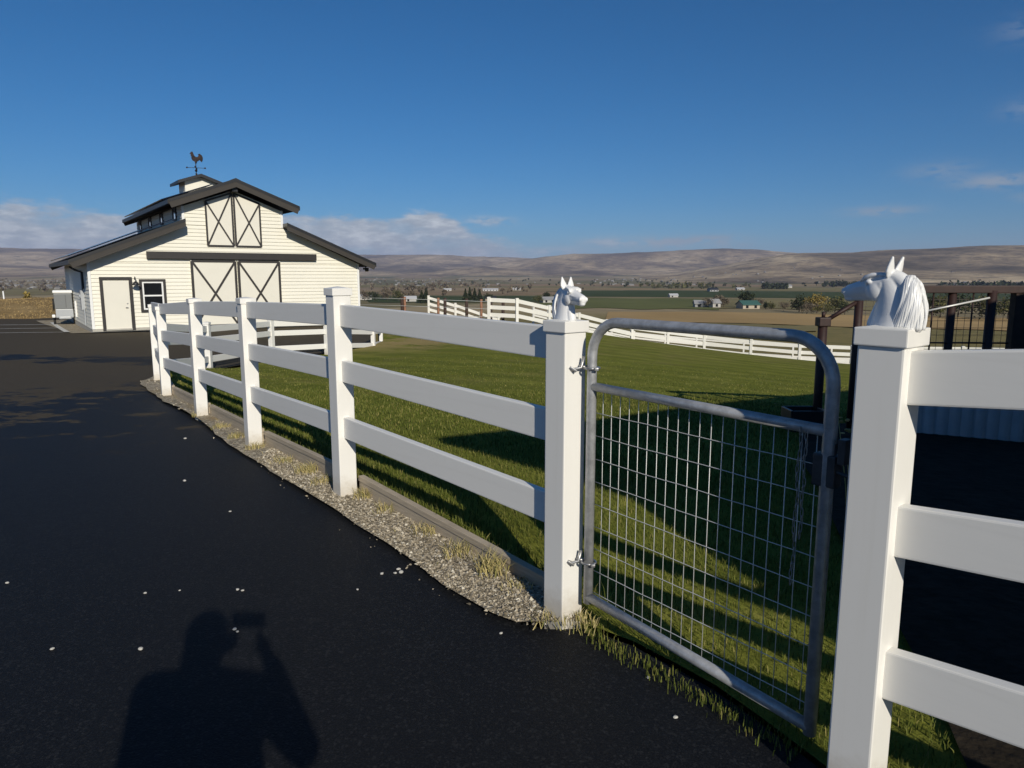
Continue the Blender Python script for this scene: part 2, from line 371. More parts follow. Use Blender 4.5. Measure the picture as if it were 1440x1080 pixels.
def gravel_z(x, y):
    x = np.atleast_1d(x).astype(float); y = np.atleast_1d(y).astype(float)
    d, arc = fence_dist(x, y); z = T(x, y) + .006; w = 1 - sstep(-d, .03, .42); return z * (1 - w) + np.maximum(fbase(arc) + .005, z) * w

def inside(poly, x, y):
    n = len(poly); c = np.zeros(len(x), bool); j = n - 1
    for i in range(n):
        xi, yi = poly[i]; xj, yj = poly[j]
        with np.errstate(divide='ignore', invalid='ignore'):
            c ^= ((yi > y) != (yj > y)) & (x < (xj - xi) * (y - yi) / (yj - yi + 1e-12) + xi)
        j = i
    return c
def sheet(name, poly, sp, zf, m, jitter=0.0, spf=None):
    pts = []
    for a, b in zip(poly, poly[1:] + poly[:1]):
        a, b = np.array(a), np.array(b); mid = (a + b) / 2; s = spf(*mid) if spf else sp
        n = max(1, int(np.hypot(*(b - a)) / s))
        for k in range(n):
            p = a + (b - a) * k / n
            if jitter and k: p = p + RNG.normal(0, jitter, 2)
            pts.append(tuple(p))
    nb = len(pts); P = np.array(pts); lo, hi = P.min(0), P.max(0)
    def grid(lo, hi, s):
        gx, gy = np.meshgrid(np.arange(lo[0], hi[0], s), np.arange(lo[1], hi[1], s)); return np.c_[gx.ravel() + RNG.uniform(-.1, .1, gx.size) * s, gy.ravel() + RNG.uniform(-.1, .1, gx.size) * s]
    G = grid(lo, hi, sp)
    if spf: # denser near the camera
        near = grid(np.maximum(lo, -9), np.minimum(hi, 14), sp / 3); G = np.r_[G[(np.abs(G[:, 0]) > 9) | (G[:, 1] > 14) | (G[:, 1] < -9)], near]
    G = G[inside(pts, G[:, 0], G[:, 1])]
    allp = pts + [tuple(q) for q in G]
    vo, eo, fo, *_ = delaunay_2d_cdt([Vector(p) for p in allp], [], [list(range(nb))], 1, 1e-4)
    v2 = np.array([(p.x, p.y) for p in vo]); z = zf(v2[:, 0], v2[:, 1])
    o = mesh_obj(name, np.c_[v2, z], fo, m, None, True, origin=(0, 0, 0)); return tag(o, kind='structure')

EDGE = [(1.02, 2.10), (.90, 2.36), (.79, 2.57), (.67, 2.73), (.53, 2.90), (.34, 3.05), (.16, 3.04), (-.07, 3.17), (-.34, 3.48), (-.72, 4.02), (-1.16, 4.59), (-1.61, 5.17), (-2.22, 5.99), (-2.69, 6.62), (-3.3, 7.59), (-3.95, 8.55), (-4.61, 9.44), (-5.43, 10.62), (-6.22, 11.79), (-6.58, 12.5), (-6.7, 13.1)]
BACK = [(-6.75, 15.4), (-6.5, 18.7), (-5.5, 20.3), (-4.9, 22.7), (-4.9, 24.7), (-5.6, 28), (-6.6, 33), (-9, 43)]
DRIVE = EDGE + BACK + [(-22, 43.5), (-26, 38.5), (-32, 37.3), (-60, 33), (-60, -14), (2.9, -14), (3.0, -2.2), (1.75, .75)]
LAWN = [(1.03, 2.11), (.91, 2.37), (.80, 2.58), (.68, 2.74), (.54, 2.91), (.36, 3.06), (.30, 3.2)] + [(-1.09, 4.96), (-2.33, 6.6), (-3.57, 8.32), (-4.98, 10.37), (-6.04, 12.25), (-6.3, 13.1)] + \
       [(-6.4, 15.4), (-6.15, 18.7), (-5.2, 20.1), (-4.55, 22.7), (-4.5, 24.7), (-5.2, 28), (-5.9, 31.5), (-3, 34), (.2, 36.6), (3.6, 40), (7.2, 42.4), (11.5, 42), (16.5, 40.2), (24, 38.2), (30, 30), (30, -6), (12, -10), (3.05, -2.1), (1.8, .82)]
GRAVEL = [(.16, 3.045), (.02, 3.06)] + [(x - .02, y - .02) for x, y in EDGE[7:]] + [(-6.5, 13.4), (-6.28, 13.12), (-6.02, 12.27), (-4.96, 10.39), (-3.55, 8.34), (-2.31, 6.62), (-1.07, 4.98), (.32, 3.2), (.30, 3.06)]

# ground: polar sheet to the horizon
rings = np.r_[np.arange(0.3, 62, .5), np.geomspace(62, 14000, 90)]; NA = 320
th = np.linspace(0, 2 * np.pi, NA, endpoint=False)
gx = (rings[:, None] * np.sin(th)).ravel(); gy = (rings[:, None] * np.cos(th)).ravel(); gz = T(gx, gy)
rr_ = np.hypot(gx, gy); gz += np.where((rr_ > 40) & (rr_ < 300), RNG.normal(0, .05, len(gx)), 0)
cov = inside(DRIVE, gx, gy) | inside(LAWN, gx, gy) | inside(GRAVEL, gx, gy); gz = np.where(cov, gz - .45, gz - .012)
idx = np.arange(len(rings) * NA).reshape(len(rings), NA); a = idx[:-1]; b = idx[1:]
quads = np.stack([a, np.roll(a, -1, 1), np.roll(b, -1, 1), b], -1).reshape(-1, 4)[:, ::-1]
o = raw_mesh('ground', np.c_[gx, gy, gz], quads, M['ground'], True); tag(o, kind='structure')
spn = lambda x, y: .3 if math.hypot(x, y) < 15 else 1.0
driveway = sheet('driveway', DRIVE, 1.2, lambda x, y: T(x, y), M['asphalt'], .004, spn)
sheet('lawn', LAWN, 1.2, lawn_z, M['lawn'], 0.01, spn)
gstrip = sheet('gravel_strip', GRAVEL, .25, lambda x, y: gravel_z(x, y), M['gravelbed'], .012)

M['shadeground'] = mat('ground_darkened_as_shade', (.035, .028, .02), .95, noise=(7, .5), bump=(14, .8, .03), spec=.1)  # ground coloured near-black to deepen the shade beyond the right fence
sheet('shade_dark_ground', [(1.42, 1.95), (1.75, 3.0), (2.6, 6.2), (3.2, 7.7), (3.6, 8.3), (9, 8.3), (9, 3), (3.4, -1.8), (2.1, .6)], .5, lambda x, y: lawn_z(x, y) + .03, M['shadeground'], .02)
# ------------------------------------------------------------------ fences
def post_mesh(x, y, zb, h, w, rot, bev=.006):
    return MB().box((x, y, zb + (h - .3) / 2 - .0), (w, w, h + .3 - .02), Matrix.Rotation(rot, 3, 'Z'), bev)
def cap_mesh(x, y, zt, w, rot):
    Rz = Matrix.Rotation(rot, 4, 'Z'); mb = MB(Matrix.Translation((x, y, zt)) @ Rz); e = w / 2 + .009
    mb.box((0, 0, -.0255), (2 * e, 2 * e, .05), None, .004)
    mb.add([(-e + .004, -e + .004, -.002), (e - .004, -e + .004, -.002), (e - .004, e - .004, -.002), (-e + .004, e - .004, -.002), (0, 0, .012)], [(0, 1, 4), (1, 2, 4), (2, 3, 4), (3, 0, 4)])
    return mb
def fence(name, label, cat, pts, rails, m, w=.127, rail=(.045, .148), cap=True, group=None, skip_rails=(), bev=.006, railoff=0.0):
    root = thing(name, pts[0][:3], label, cat, group); n = len(pts)
    for i, (x, y, zb, h) in enumerate(pts):
        a = pts[max(i - 1, 0)]; c = pts[min(i + 1, n - 1)]; rot = math.atan2(c[1] - a[1], c[0] - a[0])
        p = post_mesh(x, y, zb, h, w, rot, bev).build('post', M['vinylpost'] if m is M['vinyl'] else m, root, origin=(x, y, zb))
        if cap: cap_mesh(x, y, zb + h, w, rot).build('post_cap', m, p)
    for i, (A, B) in enumerate(zip(pts[:-1], pts[1:])):
        if i in skip_rails: continue
        d = Vector((B[0] - A[0], B[1] - A[1], 0)).normalized(); nrm = Vector((-d.y, d.x, 0)) * railoff
        for rz in rails:
            za, zb_ = (rz[0] if isinstance(rz, tuple) else rz), (rz[1] if isinstance(rz, tuple) else rz)
            a = Vector((A[0], A[1], A[2] + za)) + d * (w / 2 - .02) + nrm; b = Vector((B[0], B[1], B[2] + zb_)) - d * (w / 2 - .02) + nrm
            MB().beam(a, b, rail[0], rail[1], min(bev, rail[0] / 4)).build('rail', M['vinylrail'] if m is M['vinyl'] else m, root)
    return root
fence('white_rail_fence', 'white three-rail fence curving along the gravel from the gate towards the barn', 'fence', FENCE, [1.265, .885, .49], M['vinyl'])
RP = (1.056, 1.972, .035, 1.425)
dR = Vector((.629, -.777, 0)); RF = [RP] + [(RP[0] + dR.x * k, RP[1] + dR.y * k, RP[2] + .09 * k, 1.43) for k in (2.4,)]
fence('white_rail_fence', 'white three-rail fence on the right, running out of frame from the latch-side gate post', 'fence', RF, [1.288, .852, .418], M['vinyl'])
BF = [(-6.2, 12.45, -.22, 1.2), (-6.62, 15.4, -.47, 1.08), (-6.35, 18.7, -.58, 1.07), (-5.2, 19.9, -.62, 1.12), (-4.45, 22.7, -.86, 1.02), (-4.6, 24.9, -1.0, 1.0)]
fence('white_rail_fence', 'low white rail fence between the lawn corner and the asphalt before the barn', 'fence', BF, [.93, .68, .27], M['vinyl'], w=.12, rail=(.04, .14))

# far lawn fence: white three rails falling to the right
def line(pts, step, h):
    out = []; 
    for (x0, y0), (x1, y1) in zip(pts[:-1], pts[1:]):
        L = math.hypot(x1 - x0, y1 - y0); n = max(1, round(L / step))
        for k in range(n): t = k / n; out.append((x0 + (x1 - x0) * t, y0 + (y1 - y0) * t))
    out.append(pts[-1]); return [(x, y, t1(x, y) - .02, h) for x, y in out]
fence('far_white_fence', 'long white three-rail fence across the far edge of the lawn', 'fence', line([(-1.2, 37.2), (.25, 36.9), (7.2, 42.6), (11.5, 42.3), (16.5, 40.5), (24.5, 38.4), (31, 35)], 2.44, 1.28), [1.13, .75, .36], M['farvinyl'], w=.15, rail=(.05, .20), bev=.004)
fence('far_white_fence', 'second white fence running just beyond the long fence at the far edge of the lawn', 'fence', line([(1.2, 40.2), (8, 46.5), (12, 46), (17.5, 44), (26, 41.6), (33, 38)], 2.44, 1.25), [1.12, .80, .48, .16], M['farvinyl'], w=.10, rail=(.04, .11), bev=.004)
fence('far_white_fence', 'white rail fence dropping downhill behind the brown wire-fence posts', 'fence', [(-5.6, 48, -1.0, 1.3), (-3.8, 48, -1.5, 1.3), (-2.1, 48, -2.05, 1.3), (-.9, 48, -2.45, 1.3)], [1.12, .74, .36], M['farvinyl'], w=.14, rail=(.05, .18), bev=.004)
# brown-post wire fence in front of it
wf = thing('wire_fence', (-8, 41, t1(-8, 41)), 'wire and pipe fence on brown and orange wooden posts beyond the lawn', 'fence')
wps = [(-9.0, 41.5, 'brownpost'), (-6.35, 41.2, 'darkpost'), (-6.18, 41.1, 'brownpost'), (-4.2, 40.6, 'brownpost'), (-3.8, 40.4, 'darkpost'), (-2.55, 40.0, 'darkpost'), (-1.72, 39.8, 'brownpost'), (-1.18, 39.6, 'darkpost'), (-.5, 39.3, 'darkpost')]
for x, y, k in wps:
    z = t1(x, y); MB().tube([(x, y, z - .2), (x + .01, y, z + 1.32)], .075 if k == 'brownpost' else .09, 10).build('post', M[k], wf, True)
for hz in (.35, .8, 1.2):
    MB().tube([(x, y - .08, t1(x, y) + hz) for x, y, k in wps], .014, 6).build('wire', M['wire'], wf, True)

# ------------------------------------------------------------------ gate
G0 = Vector((.2366, 3.1263, 0)); gd = Vector((.6024, -.7982, 0)); gn = Vector((-.7982, -.6024, 0))
def GP(s, z, off=0.0): p = G0 + gd * s + gn * (off - .045); return Vector((p.x, p.y, z))
gate = thing('walk_gate', GP(.165, .02), 'galvanized tube walk gate with wire mesh, standing closed between the two horse-head posts', 'gate')
s0, s1, zt, r = .124, 1.211, 1.408, .0215
pts = [GP(s0, .125)] + [GP(s0, zt - .15)] + [GP(s0 + .15 - .15 * math.cos(a), zt - .15 + .15 * math.sin(a)) for a in np.linspace(0, math.pi / 2, 9)[1:]] + \
      [GP(s1 - .15 + .15 * math.sin(a), zt - .15 + .15 * math.cos(a)) for a in np.linspace(0, math.pi / 2, 9)] + [GP(s1, .075)]
MB().tube(pts, r, 16).build('frame_tube', M['galv'], gate, True)
MB().tube([GP(s0, 1.125), GP(s1, 1.115)], .019, 14).build('crossbar', M['galv'], gate, True)
MB().tube([GP(s0 - .005, .155), GP(s1, .10)], r, 16).build('bottom_tube', M['galv'], gate, True)
mb = MB(); nw = 21
for k in range(1, nw):
    s = s0 + (s1 - s0) * k / nw; mb.tube([GP(s, .13, -.020), GP(s + RNG.normal(0, .0012), .6, -.020 + RNG.normal(0, .002)), GP(s, 1.12, -.020)], .0017, 5)
for k in range(9):
    z = 1.008 - k * .104; mb.tube([GP(s, z - .012 * (s - s0) / 1.07 + RNG.normal(0, .0008), -.017) for s in np.linspace(s0, s1, 12)], .0017, 5)
mb.build('wire_mesh', M['wire'], gate, True)
for z, nm in ((1.205, 1), (.32, 2)):
    mb = MB(); mb.tube([GP(s0 + .032 * math.cos(t), z, .032 * math.sin(t)) for t in np.linspace(0, 2 * math.pi, 15)], .0055, 7)
    mb.tube([GP(s0 - .025, z), GP(s0 - .05, z + .004, .03)], .009, 8); mb.tube([GP(.03, z - .01, .075), GP(.075, z - .006, .07), GP(s0 - .035, z + .0, .03), GP(s0 - .03, z + .05, .02)], .0065, 8)
    mb.box(GP(.068, z - .005, .06), (.035, .035, .012), Matrix.Rotation(.6, 3, 'Y'), .002); mb.box(GP(s0 + .04, z, .012), (.018, .018, .014), None, .002)
    mb.build('hinge', M['hardware'], gate, True)
latch = MB().box(GP(s1 - .005, .99, -.005), (.075, .05, .105), Matrix.Rotation(math.atan2(gd.y, gd.x), 3, 'Z'), .006)
latch.tube([GP(s1 - .02, 1.04), GP(s1 - .02, 1.075), GP(s1 + .02, 1.075), GP(s1 + .02, 1.04)], .006, 8); latch.tube([GP(s1 + .03, .99), GP(s1 + .13, .975)], .007, 8)
latch.build('latch', M['steel'], gate)
MB().box(GP(s1 + .05, 1.06, .0), (.024, .04, .08), Matrix.Rotation(math.atan2(gd.y, gd.x), 3, 'Z'), .003).build('latch_keeper', M['steel'], gate)
ch = MB(); zc = 1.105
for k in range(21):
    c = GP(s1 - .085 + .004 * math.sin(k * .9), zc - k * .0255, .026); ax = gd if k % 2 else gn
    ch.tube([c + ax * (.0048 * math.cos(t)) + Vector((0, 0, .0165 * math.sin(t))) for t in np.linspace(0, 2 * math.pi, 11)], .0017, 5, False)
for k in range(14):
    c = GP(s1 - .062 + .003 * math.sin(k * 1.3), zc - .01 - k * .0255, .03); ax = gn if k % 2 else gd
    ch.tube([c + ax * (.0048 * math.cos(t)) + Vector((0, 0, .0165 * math.sin(t))) for t in np.linspace(0, 2 * math.pi, 11)], .0017, 5, False)
ch.build('chain', M['chain'], gate, True)

# ------------------------------------------------------------------ horse-head finials
def horse():
    b = MB()
    for t in np.linspace(0, 1, 18):   # neck, broad at the foot
        b.ball((-.006 + .024 * t - .010 * math.sin(t * 3.1), 0, .130 * t), (.074 - .034 * t, .046 - .017 * t, .02), 3)
    for t in np.linspace(0, 1, 14):
        b.ball((-.056 - .010 * math.sin(t * 3.0) + .016 * t, 0, .002 + .103 * t), (.03 - .004 * t, .036 - .010 * t, .02), 3)
    for t in np.linspace(0, 1, 14):   # crest and poll
        b.ball((-.046 + .060 * t, 0, .104 + .040 * math.sin(t * 1.6)), (.026 - .006 * t, .024 - .002 * t, .026 - .005 * t), 3)
    for t in np.linspace(0, 1, 22):   # skull to muzzle: deep, blunt
        x = .030 + .118 * t; z = .117 - .019 * t + .003 * math.sin(t * 3.1)
        w = np.interp(t, [0, .25, .55, .8, 1], [.031, .031, .0235, .022, .0215]); h = np.interp(t, [0, .25, .55, .8, 1], [.036, .037, .029, .0255, .0235])
        b.ball((x, 0, z), (.017, w, h), 3)
    for s in (-1, 1):
        b.ball((.050, s * .0205, .103), (.029, .0145, .029), 3)        # cheek
        b.ball((.068, s * .0280, .130), (.011, .0065, .0075), 3)       # eye
        b.ball((.066, s * .0245, .141), (.016, .008, .0045), 3, Matrix.Rotation(R(12), 3, 'Y'))   # brow
        b.ball((.156, s * .0150, .101), (.0095, .0085, .011), 3)       # nostril wing
        b.capsule((.085, s * .019, .116), (.140, s * .014, .108), .008, .006)
        for t in np.linspace(0, 1, 26):                                # ear: leaf-shaped, upright, leaning out
            q = np.interp(t, [0, .25, .5, .75, 1], [.75, 1, .82, .5, .18])
            b.ball((.012 - .012 * t, s * (.0165 + .007 * t), .146 + .053 * t), (.0075 * (.5 + .5 * q), .0172 * q + .001, .005), 2)
    b.ball((.046, 0, .143), (.034, .026, .0125), 3, Matrix.Rotation(R(10), 3, 'Y')); b.ball((.144, 0, .080), (.019, .0155, .0105), 3); b.capsule((.07, 0, .088), (.143, 0, .083), .0145, .0115)   # jaw and chin
    b.capsule((.058, 0, .006), (.036, 0, .072), .022, .018)            # windpipe ridge
    return b
hm = remeshed(horse(), 'horse_head_statue', M['statue'], None, .0024, 2, origin=(0, 0, 0))
def strand(mb, side):
    for sd in (-1, 1):
        n = 15
        for k in range(n):
            t = k / (n - 1)                                            # front lock to the lock at the back
            an = t * 1.35; x0 = -.040 - .036 * math.sin(an); z0 = .147 - .050 * (1 - math.cos(an)) * 1.15
            x1 = -.020 - .066 * t ** .85; pts = []
            for q in np.linspace(0, 1, 13):
                bow = math.sin(q * math.pi) * (1 - .35 * t); ease = q ** 1.25
                pts.append((x0 + (x1 - x0) * ease - .013 * bow + .0012 * math.sin(q * 9 + k * 2.1), sd * (.004 + .032 * min(1, q * 1.5) ** .55 * (1 - .80 * t ** 2.4) + .004 * bow), z0 - (z0 + .004) * q + .004 * bow))
            mb.tube(pts, [.0046 + .0011 * math.sin(q * .5 + k) for q in range(13)], 8)
def forelock(mb):
    for k in range(8):
        y = (k - 3.5) * .0076; mb.tube([(.016, y * .5, .145), (.036, y * .8, .1515 + RNG.normal(0, .0012)), (.056, y * .98 + RNG.normal(0, .0015), .1500), (.074 + RNG.normal(0, .003), y * 1.06 + .002, .1425 + RNG.normal(0, .0015)), (.087 + RNG.normal(0, .005), y * 1.12 + RNG.normal(0, .002), .131)], [.0045, .0064, .0068, .0062, .003], 8)
def finish_horse(body, label, x, y, z, rz, sc, side):
    body.location = (x, y, z); body.rotation_euler = (0, 0, rz); body.scale = (sc, sc, sc); ORG[body.name] = np.zeros(3); tag(body, label, 'statue', 'horse heads on the gate posts')
    for nm, fn in (('mane', lambda m_: strand(m_, side)), ('forelock', forelock)):
        mb = MB(); fn(mb); c = mesh_obj(nm, mb.v, mb.f, M['statue'], None, True, origin=(0, 0, 0)); c.parent = body; c.location = (0, 0, 0)
hr = hm.copy(); C.objects.link(hr); hr.name = 'horse_head_statue'
gaz = math.atan2(gd.y, gd.x)
finish_horse(hm, 'white horse head statue facing right on the post where the gate is hinged', FENCE[0][0], FENCE[0][1], FENCE[0][2] + 1.37, gaz - R(12), .93, -1)
finish_horse(hr, 'white horse head statue facing left on the post at the latch side of the gate', RP[0], RP[1], RP[2] + 1.425, gaz + math.pi - R(9), .95, 1)

# ------------------------------------------------------------------ timber edging along the lawn
for i in range(5):
    A, B = FENCE[i], FENCE[i + 1]; d = Vector((B[0] - A[0], B[1] - A[1], 0)).normalized(); n = Vector((d.y, -d.x, 0)) * .105
    lab = ['grey timber edging board nearest the gate post, half in shade', 'grey timber edging board between the second and third posts of the curving fence', 'short weathered edging board by the fourth fence post', 'weathered edging board by the fifth fence post', 'farthest timber edging board, behind the last fence posts'][i]
    h = .075 * 1.0
    za = A[2] + (.02 if i == 0 else .075); zb = B[2] + .075
    t = thing('timber_edging', (A[0] + n.x, A[1] + n.y, A[2]), lab, 'edging', 'timber edging boards')
    a = Vector((A[0], A[1], za)) + n + d * .07; b = Vector((B[0], B[1], zb)) + n - d * .05
    MB().beam(a - Vector((0, 0, .03)), b - Vector((0, 0, .03)), .04, .085, .004).build('lower_board', M['timber'], t)
    MB().beam(a + Vector((0, 0, .034)) - n * .03, b + Vector((0, 0, .034)) - n * .03, .045, .038, .004).build('upper_board', M['timber'], t)

# ------------------------------------------------------------------ vegetation (numpy blades)
def blades(name, x, y, z, h, w, m, lean=.5):
    n = len(x); a = RNG.uniform(0, 2 * np.pi, n); la = RNG.uniform(0, 2 * np.pi, n); hh = h * RNG.uniform(.6, 1.35, n); ll = lean * hh * RNG.uniform(.2, 1, n)
    ww = w * RNG.uniform(.7, 1.3, n) / 2; dx, dy = np.cos(a) * ww, np.sin(a) * ww
    v = np.zeros((n, 5, 3)); zb = z - .012
    v[:, 0] = np.c_[x - dx, y - dy, zb]; v[:, 1] = np.c_[x + dx, y + dy, zb]
    mx, my, mz = x + np.cos(la) * ll * .35, y + np.sin(la) * ll * .35, z + hh * .6
    v[:, 2] = np.c_[mx + dx * .75, my + dy * .75, mz]; v[:, 3] = np.c_[mx - dx * .75, my - dy * .75, mz]
    v[:, 4] = np.c_[x + np.cos(la) * ll, y + np.sin(la) * ll, z + hh * .95]
    base = (np.arange(n) * 5)[:, None]
    tri = np.concatenate([base + np.array([0, 1, 2]), base + np.array([0, 2, 3]), base + np.array([3, 2, 4])], 1).reshape(-1, 3)
    return raw_mesh(name, v.reshape(-1, 3), tri, m)
def scatter(n, x0, x1, y0, y1, poly): x = RNG.uniform(x0, x1, n); y = RNG.uniform(y0, y1, n); k = inside(poly, x, y); return x[k], y[k]
GB = []
SHADE_POLY = [(1.42, 1.95), (1.75, 3.0), (2.6, 6.2), (3.2, 7.7), (3.6, 8.3), (9, 8.3), (9, 3), (3.4, -1.8), (2.1, .6)]  # outline of the shade-dark ground sheet, kept free of blades
for (n, x0, x1, y0, y1, lo, hi, hh, w) in ((70000, -2.5, 3.2, 1.9, 6.2, 0, 6.2, .033, .0040), (120000, -6.5, 6.5, 4, 12, 6.2, 11, .032, .0075), (60000, -7, 12, 8, 19, 11, 19, .02, .012)):
    x, y = scatter(n, x0, x1, y0, y1, LAWN); r_ = np.hypot(x, y); k = (RNG.uniform(0, 11, len(r_)) > r_ - 9.5) & (r_ > lo) & (r_ <= hi) & (np.abs(x) / np.maximum(y, .1) < .95); GB.append((x[k], y[k], np.full(k.sum(), hh), np.full(k.sum(), w)))
# shaggier fringe under the gate and along the edging
s = RNG.uniform(.1, 1.2, 600); off = np.clip(RNG.normal(.035, .028, 600), -.05, .11); p = [GP(a_, 0, b_) for a_, b_ in zip(s, off)]
px = np.array([q.x for q in p]); py = np.array([q.y for q in p]); GB.append((px, py, np.full(len(px), .022), np.full(len(px), .0034)))
ar = RNG.uniform(0, 1, 3200); seg = RNG.integers(0, 4, 3200); fx = FL[seg] + (FL[seg + 1] - FL[seg]) * ar[:, None]; dn = (FL[seg + 1] - FL[seg]); dn /= np.hypot(dn[:, 0], dn[:, 1])[:, None]
o_ = RNG.uniform(.13, .3, 3200)[:, None]; q = fx + np.c_[dn[:, 1], -dn[:, 0]] * o_; GB.append((q[:, 0], q[:, 1], np.full(3200, .07), np.full(3200, .005)))
X, Y, HH, WW = [np.concatenate([g_[i] for g_ in GB]) for i in range(4)]
k = ~inside(SHADE_POLY, X, Y); X, Y, HH, WW = X[k], Y[k], HH[k], WW[k]
o = blades('grass', X, Y, lawn_z(X, Y), HH, WW, M['blade'], .7); tag(o, 'short green lawn grass behind the gate and white fence', 'grass', kind='stuff')
# dry field left of the barn
n = 30000; x = RNG.uniform(-62, -20, n); y = RNG.uniform(36, 62, n); k = ~inside(DRIVE, x, y)
o = blades('dry_grass', x[k], y[k], T(x[k], y[k]), np.full(k.sum(), .07), np.full(k.sum(), .03), M['drygrass'], 1.2); tag(o, 'golden dry grass on the rise left of the barn', 'grass', kind='stuff')
# gravel stones
n = 15000; x = RNG.uniform(-7, .4, n); y = RNG.uniform(3, 13.5, n); ex = (RNG.uniform(size=n) < 1)
k = inside(GRAVEL, x, y); x, y = x[k], y[k]
n2 = 64000; xa = RNG.uniform(-2.2, .4, n2); ya = RNG.uniform(3, 6.6, n2); k = inside(GRAVEL, xa, ya); x = np.r_[x, xa[k]]; y = np.r_[y, ya[k]]
j = RNG.integers(0, len(x), 260); x = np.r_[x, x[j] - np.abs(RNG.normal(0, .05, 260))]; y = np.r_[y, y[j] - np.abs(RNG.normal(0, .04, 260))]
z = np.maximum(gravel_z(x, y), T(x, y)); n = len(x); sz = .0032 + .0085 * RNG.uniform(0, 1, n) ** 2.2 * np.where(np.hypot(x, y) > 6.5, 1.5, 1)
oct_ = np.array([(1, 0, 0), (0, 1, 0), (-1, 0, 0), (0, -1, 0), (0, 0, .7), (0, 0, -.7)], float)
v = oct_[None] * (sz[:, None, None]) * RNG.uniform(.6, 1.3, (n, 6, 3)) + RNG.normal(0, .2, (n, 6, 3)) * sz[:, None, None]
an = RNG.uniform(0, 6.28, n); c_, s_ = np.cos(an), np.sin(an); v = np.stack([v[..., 0] * c_[:, None] - v[..., 1] * s_[:, None], v[..., 0] * s_[:, None] + v[..., 1] * c_[:, None], v[..., 2]], -1)
v += np.c_[x, y, z + sz * .3][:, None]
tr = np.array([(0, 1, 4), (1, 2, 4), (2, 3, 4), (3, 0, 4), (1, 0, 5), (2, 1, 5), (3, 2, 5), (0, 3, 5)])
o = raw_mesh('gravel', v.reshape(-1, 3), (np.arange(n)[:, None, None] * 6 + tr).reshape(-1, 3), M['gravel']); tag(o, 'loose grey and tan gravel along the foot of the fence', 'gravel', kind='stuff')
# dry weed tufts along the edging
TUF = [(-1.93, 5.80, .07, 110), (-1.62, 5.46, .10, 170), (-1.42, 5.15, .07, 100), (-1.03, 4.78, .09, 120), (-.82, 4.52, .07, 100), (-.52, 4.12, .07, 90), (-.30, 3.80, .09, 100), (-.10, 3.55, .13, 160), (.03, 3.38, .05, 60), (.17, 3.06, .06, 70), (.31, 3.03, .06, 90), (-2.36, 6.36, .06, 110), (-2.72, 6.86, .07, 120), (-3.1, 7.42, .06, 110), (-3.7, 8.22, .06, 90)]
TL = ['dry weed tuft between the second and third fence posts, farther one', 'large green and tan weed tuft beside the edging left of the second post', 'small dry weed tuft just left of the second fence post', 'dry grass tuft at the foot of the second fence post', 'dry tuft against the edging a step right of the second post', 'thin dry tuft against the middle of the nearest edging board', 'dry tuft right of the middle of the nearest edging board', 'large yellow weed tuft near the gate end of the edging', 'small tuft at the shaded end of the edging', 'dry straw at the foot of the hinge-side gate post', 'dry straw under the hinge corner of the gate', 'dry tuft at the foot of the third fence post', 'dry tuft left of the third fence post', 'dry tuft before the fourth fence post', 'dry tuft by the foot of the fourth fence post']
for (x, y, h, n), lab in zip(TUF, TL):
    xs = x + np.clip(RNG.normal(0, .045, n), -.075, .075); ys = y + np.clip(RNG.normal(0, .045, n), -.075, .075)
    o = blades('weed_tuft', xs, ys, gravel_z(xs, ys), np.full(n, h * .75), np.full(n, .004), M['weed'], 1.3); tag(o, lab, 'weed', 'dry weeds in the gravel')
n = 2600; x = RNG.uniform(-5, .3, n); y = RNG.uniform(3, 11, n); k = inside(GRAVEL, x, y); d_, a_ = fence_dist(x, y); k &= (RNG.uniform(0, 1, n) < np.exp(-np.abs(d_) / .16)); k &= (np.sin(a_ * 2.3) + np.sin(a_ * 5.1 + 1) > -.4)
o = blades('straw', x[k], y[k], gravel_z(x[k], y[k]), np.full(k.sum(), .035), np.full(k.sum(), .0035), M['weed'], 1.6); tag(o, 'thin dry straw scattered over the gravel along the edging', 'straw', kind='stuff')
# pebbles lying on the asphalt
PB = [(-2.63, 3.5, .008), (-2.74, 3.47, .006), (-1.85, 3.38, .007), (-1.69, 3.41, .005), (-1.4, 3.42, .008), (-1.37, 3.41, .007), (-1.26, 3.02, .009), (-1.24, 3.0, .006), (-1.98, 2.85, .008), (-1.6, 2.85, .010), (-.62, 3.68, .010), (-.6, 3.64, .013), (-.63, 3.63, .008), (-.7, 3.62, .009), (-2.55, 5.35, .012), (-1.9, 4.6, .008), (-.79, 3.43, .006), (.6, 2.39, .008), (.55, 2.65, .007), (-3.3, 7.0, .014), (-.05, 3.0, .007)]
for i, (x, y, r_) in enumerate(PB):
    mb = MB().ball((x, y, t1(x, y) + r_ * .35), (r_ * 1.25, r_, r_ * .6), 2, Matrix.Rotation(i * 1.3, 3, 'Z')); mb.v = [tuple(np.array(p_) + RNG.normal(0, r_ * .07, 3)) for p_ in mb.v]
    tag(mb.build('pebble', M['pebble']), 'small pale pebble lying loose on the dark asphalt', 'pebble', 'pale pebbles on the asphalt')

